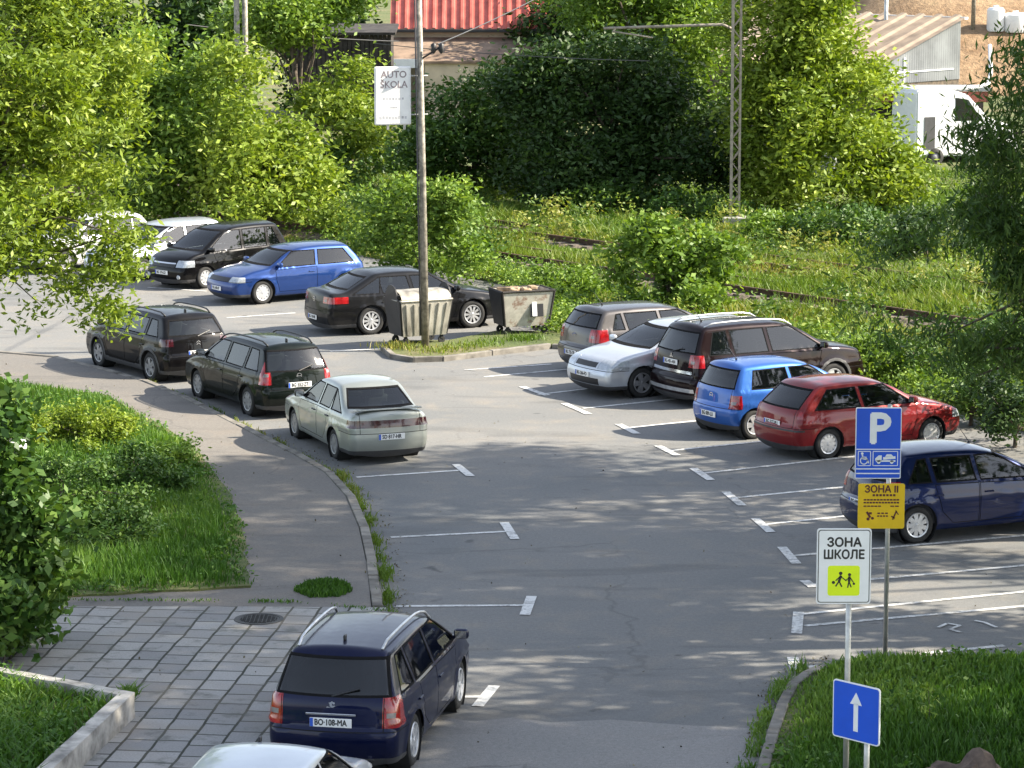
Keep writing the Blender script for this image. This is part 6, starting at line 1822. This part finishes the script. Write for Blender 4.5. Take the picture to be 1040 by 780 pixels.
for z in (z_+.3, z_-.25, zy+.2, zy-.2): box(bm, (0.02, -.02, z), (.11, .06, .03))
link('clamp', bm, M['steel'], root)

# school zone sign: base below the frame
Ys2 = 33.6; q2 = at(859, 780, Ys2)
root2 = empty('school_zone_sign', (q2.x, Ys2, .08), 0); tag(root2, 'white sign reading ЗОНА ШКОЛЕ with a yellow green square', 'sign')
s2 = F_PX/Ys2*.99
def rel2(px, py): v = at(px, py, Ys2-.05); return v.x-q2.x, v.z-.08
x_, z_ = rel2(857, 575); w_ = 56/s2; h_ = 79/s2
post(root2, 0, 0, -.1, z_+h_/2-.03, .033)
plate_(root2, 'panel', x_, z_, w_, h_, .035, -.055, -.04, 'sign_white')
plate_(root2, 'border', x_, z_, w_-.03, h_-.03, .03, -.0575, -.05, 'ink')
plate_(root2, 'panel_face', x_, z_, w_-.048, h_-.048, .025, -.0590, -.05, 'sign_white')
text_mesh('zone_text', 'ЗОНА', .140, M['ink'], root2, TM(x_, z_+.27, -.0595), .001, bold=.005)
text_mesh('school_text', 'ШКОЛЕ', .140, M['ink'], root2, TM(x_, z_+.13, -.0595), .001, bold=.005, sx=.90)
zq = z_-.165
plate_(root2, 'lime_square', x_, zq, .36, .345, .03, -.0605, -.055, 'sign_lime')
k_ = x_
shape(root2, 'children_symbol', [disc(k_-.035, zq+.085, .020), bar(k_-.03, zq+.06, k_-.055, zq-.01, .028), bar(k_-.05, zq-.01, k_-.02, zq-.07, .016), bar(k_-.055, zq-.01, k_-.09, zq-.065, .016), bar(k_-.03, zq+.045, k_+.03, zq+.0, .012), bar(k_-.04, zq+.05, k_-.09, zq+.0, .012), disc(k_-.115, zq-.02, .018),
      disc(k_+.065, zq+.07, .018), bar(k_+.065, zq+.05, k_+.06, zq-.01, .028), bar(k_+.06, zq-.01, k_+.045, zq-.08, .014), bar(k_+.06, zq-.01, k_+.085, zq-.075, .014), bar(k_+.065, zq+.04, k_+.02, zq+.0, .011), bar(k_+.07, zq+.04, k_+.11, zq-.02, .011), disc(k_+.115, zq-.035, .014)], -.0612, 'ink')
bm = bmesh.new()
for z in (z_+.3, z_-.3): box(bm, (0, -.02, z), (.10, .06, .03))
link('clamp', bm, M['steel'], root2)
# one-way sign on its own short post
q3 = at(880, 780, 33.2)
root3 = empty('one_way_sign', (q3.x, 33.2, .08), R(-46)); tag(root3, 'blue one way sign with a white upward arrow, turned sideways', 'sign')
c3 = at(874, 726, 33.15); zc = c3.z-.08
s3 = F_PX/33.2
dx = (c3.x-q3.x)/math.cos(R(46))
post(root3, 0, 0, -.1, zc+.2, .033)
hw = 58/s3; ww_ = 44/s3/math.cos(R(46))
hh_ = 62/s3
plate_(root3, 'panel', dx, zc, ww_, hh_, .04, -.055, -.04, 'sign_white')
plate_(root3, 'panel_face', dx, zc, ww_-.03, hh_-.03, .03, -.0575, -.05, 'sign_blue')
shape(root3, 'arrow', [bar(dx, zc-.22, dx, zc+.10, .065), [(dx-.085, zc+.09), (dx+.085, zc+.09), (dx, zc+.23)]], -.0580, 'sign_white')

# rock at the bottom right
q4 = at(975, 790, 32.6); bm = bmesh.new(); bmesh.ops.create_icosphere(bm, subdivisions=4, radius=1)
for v in bm.verts:
    c = v.co; n_ = .13*math.sin(c.x*4+1)*math.cos(c.y*3)+.10*math.sin(c.z*6+c.x*3)+.05*math.sin(c.x*11+c.y*9)
    v.co = Vector((c.x*(.62+n_), c.y*.5*(1+n_), max(-.3, c.z*(.5+n_)-.14*max(0, c.x))))
o = link('boulder', bm, simple('brown_rock', (.13, .095, .075), .95, var=.4, scale=5, bmp=1.0), None); autosmooth(o, 25)
q5 = G(985, 800, .1); o.location = (q5.x, q5.y-.05, -.05); tag(o, 'brown boulder on the grass at the bottom edge', 'boulder')
# weed stalk on the verge
q_ = G(942, 740, .1)
root = empty('weed_plant', (q_.x, q_.y, .1)); tag(root, 'single tall leafy weed standing up from the right verge', 'plant')
bm = bmesh.new(); tube(bm, [(0, 0, 0), (.02, 0, .25), (.0, .02, .55)], [.008, .006, .003], 6); link('stem', bm, M['bark'], root, True)
C = np.c_[rng.normal(0, .07, 70), rng.normal(0, .07, 70), rng.uniform(.1, .58, 70)]
V, F, t = leaf_quads(C, .11, rng.uniform(.5, 1, 70), .3); np_mesh('leaves', V, F, LM['fresh'], root, t)
# white plastic lamp shade showing through the leaves at the left edge
q_ = at(15, 457, 42.1); root = empty('garden_lamp', (q_.x, 42.1, .12)); tag(root, 'white lamp head glimpsed through the broad leaved tree at the left edge', 'lamp')
hz_ = q_.z-.12
bm = bmesh.new(); tube(bm, [(0, 0, 0), (0, 0, hz_)], .03, 10); link('post', bm, M['steel'], root, True)
bm = bmesh.new(); lathe(bm, [(.01, -.12), (.10, -.11), (.17, -.02), (.17, .06), (.15, .09), (.01, .11)], 20, 'Z', c=(0, 0, hz_+.05)); bmesh.ops.recalc_face_normals(bm, faces=bm.faces); link('lamp_shade', bm, M['sign_white'], root, True)
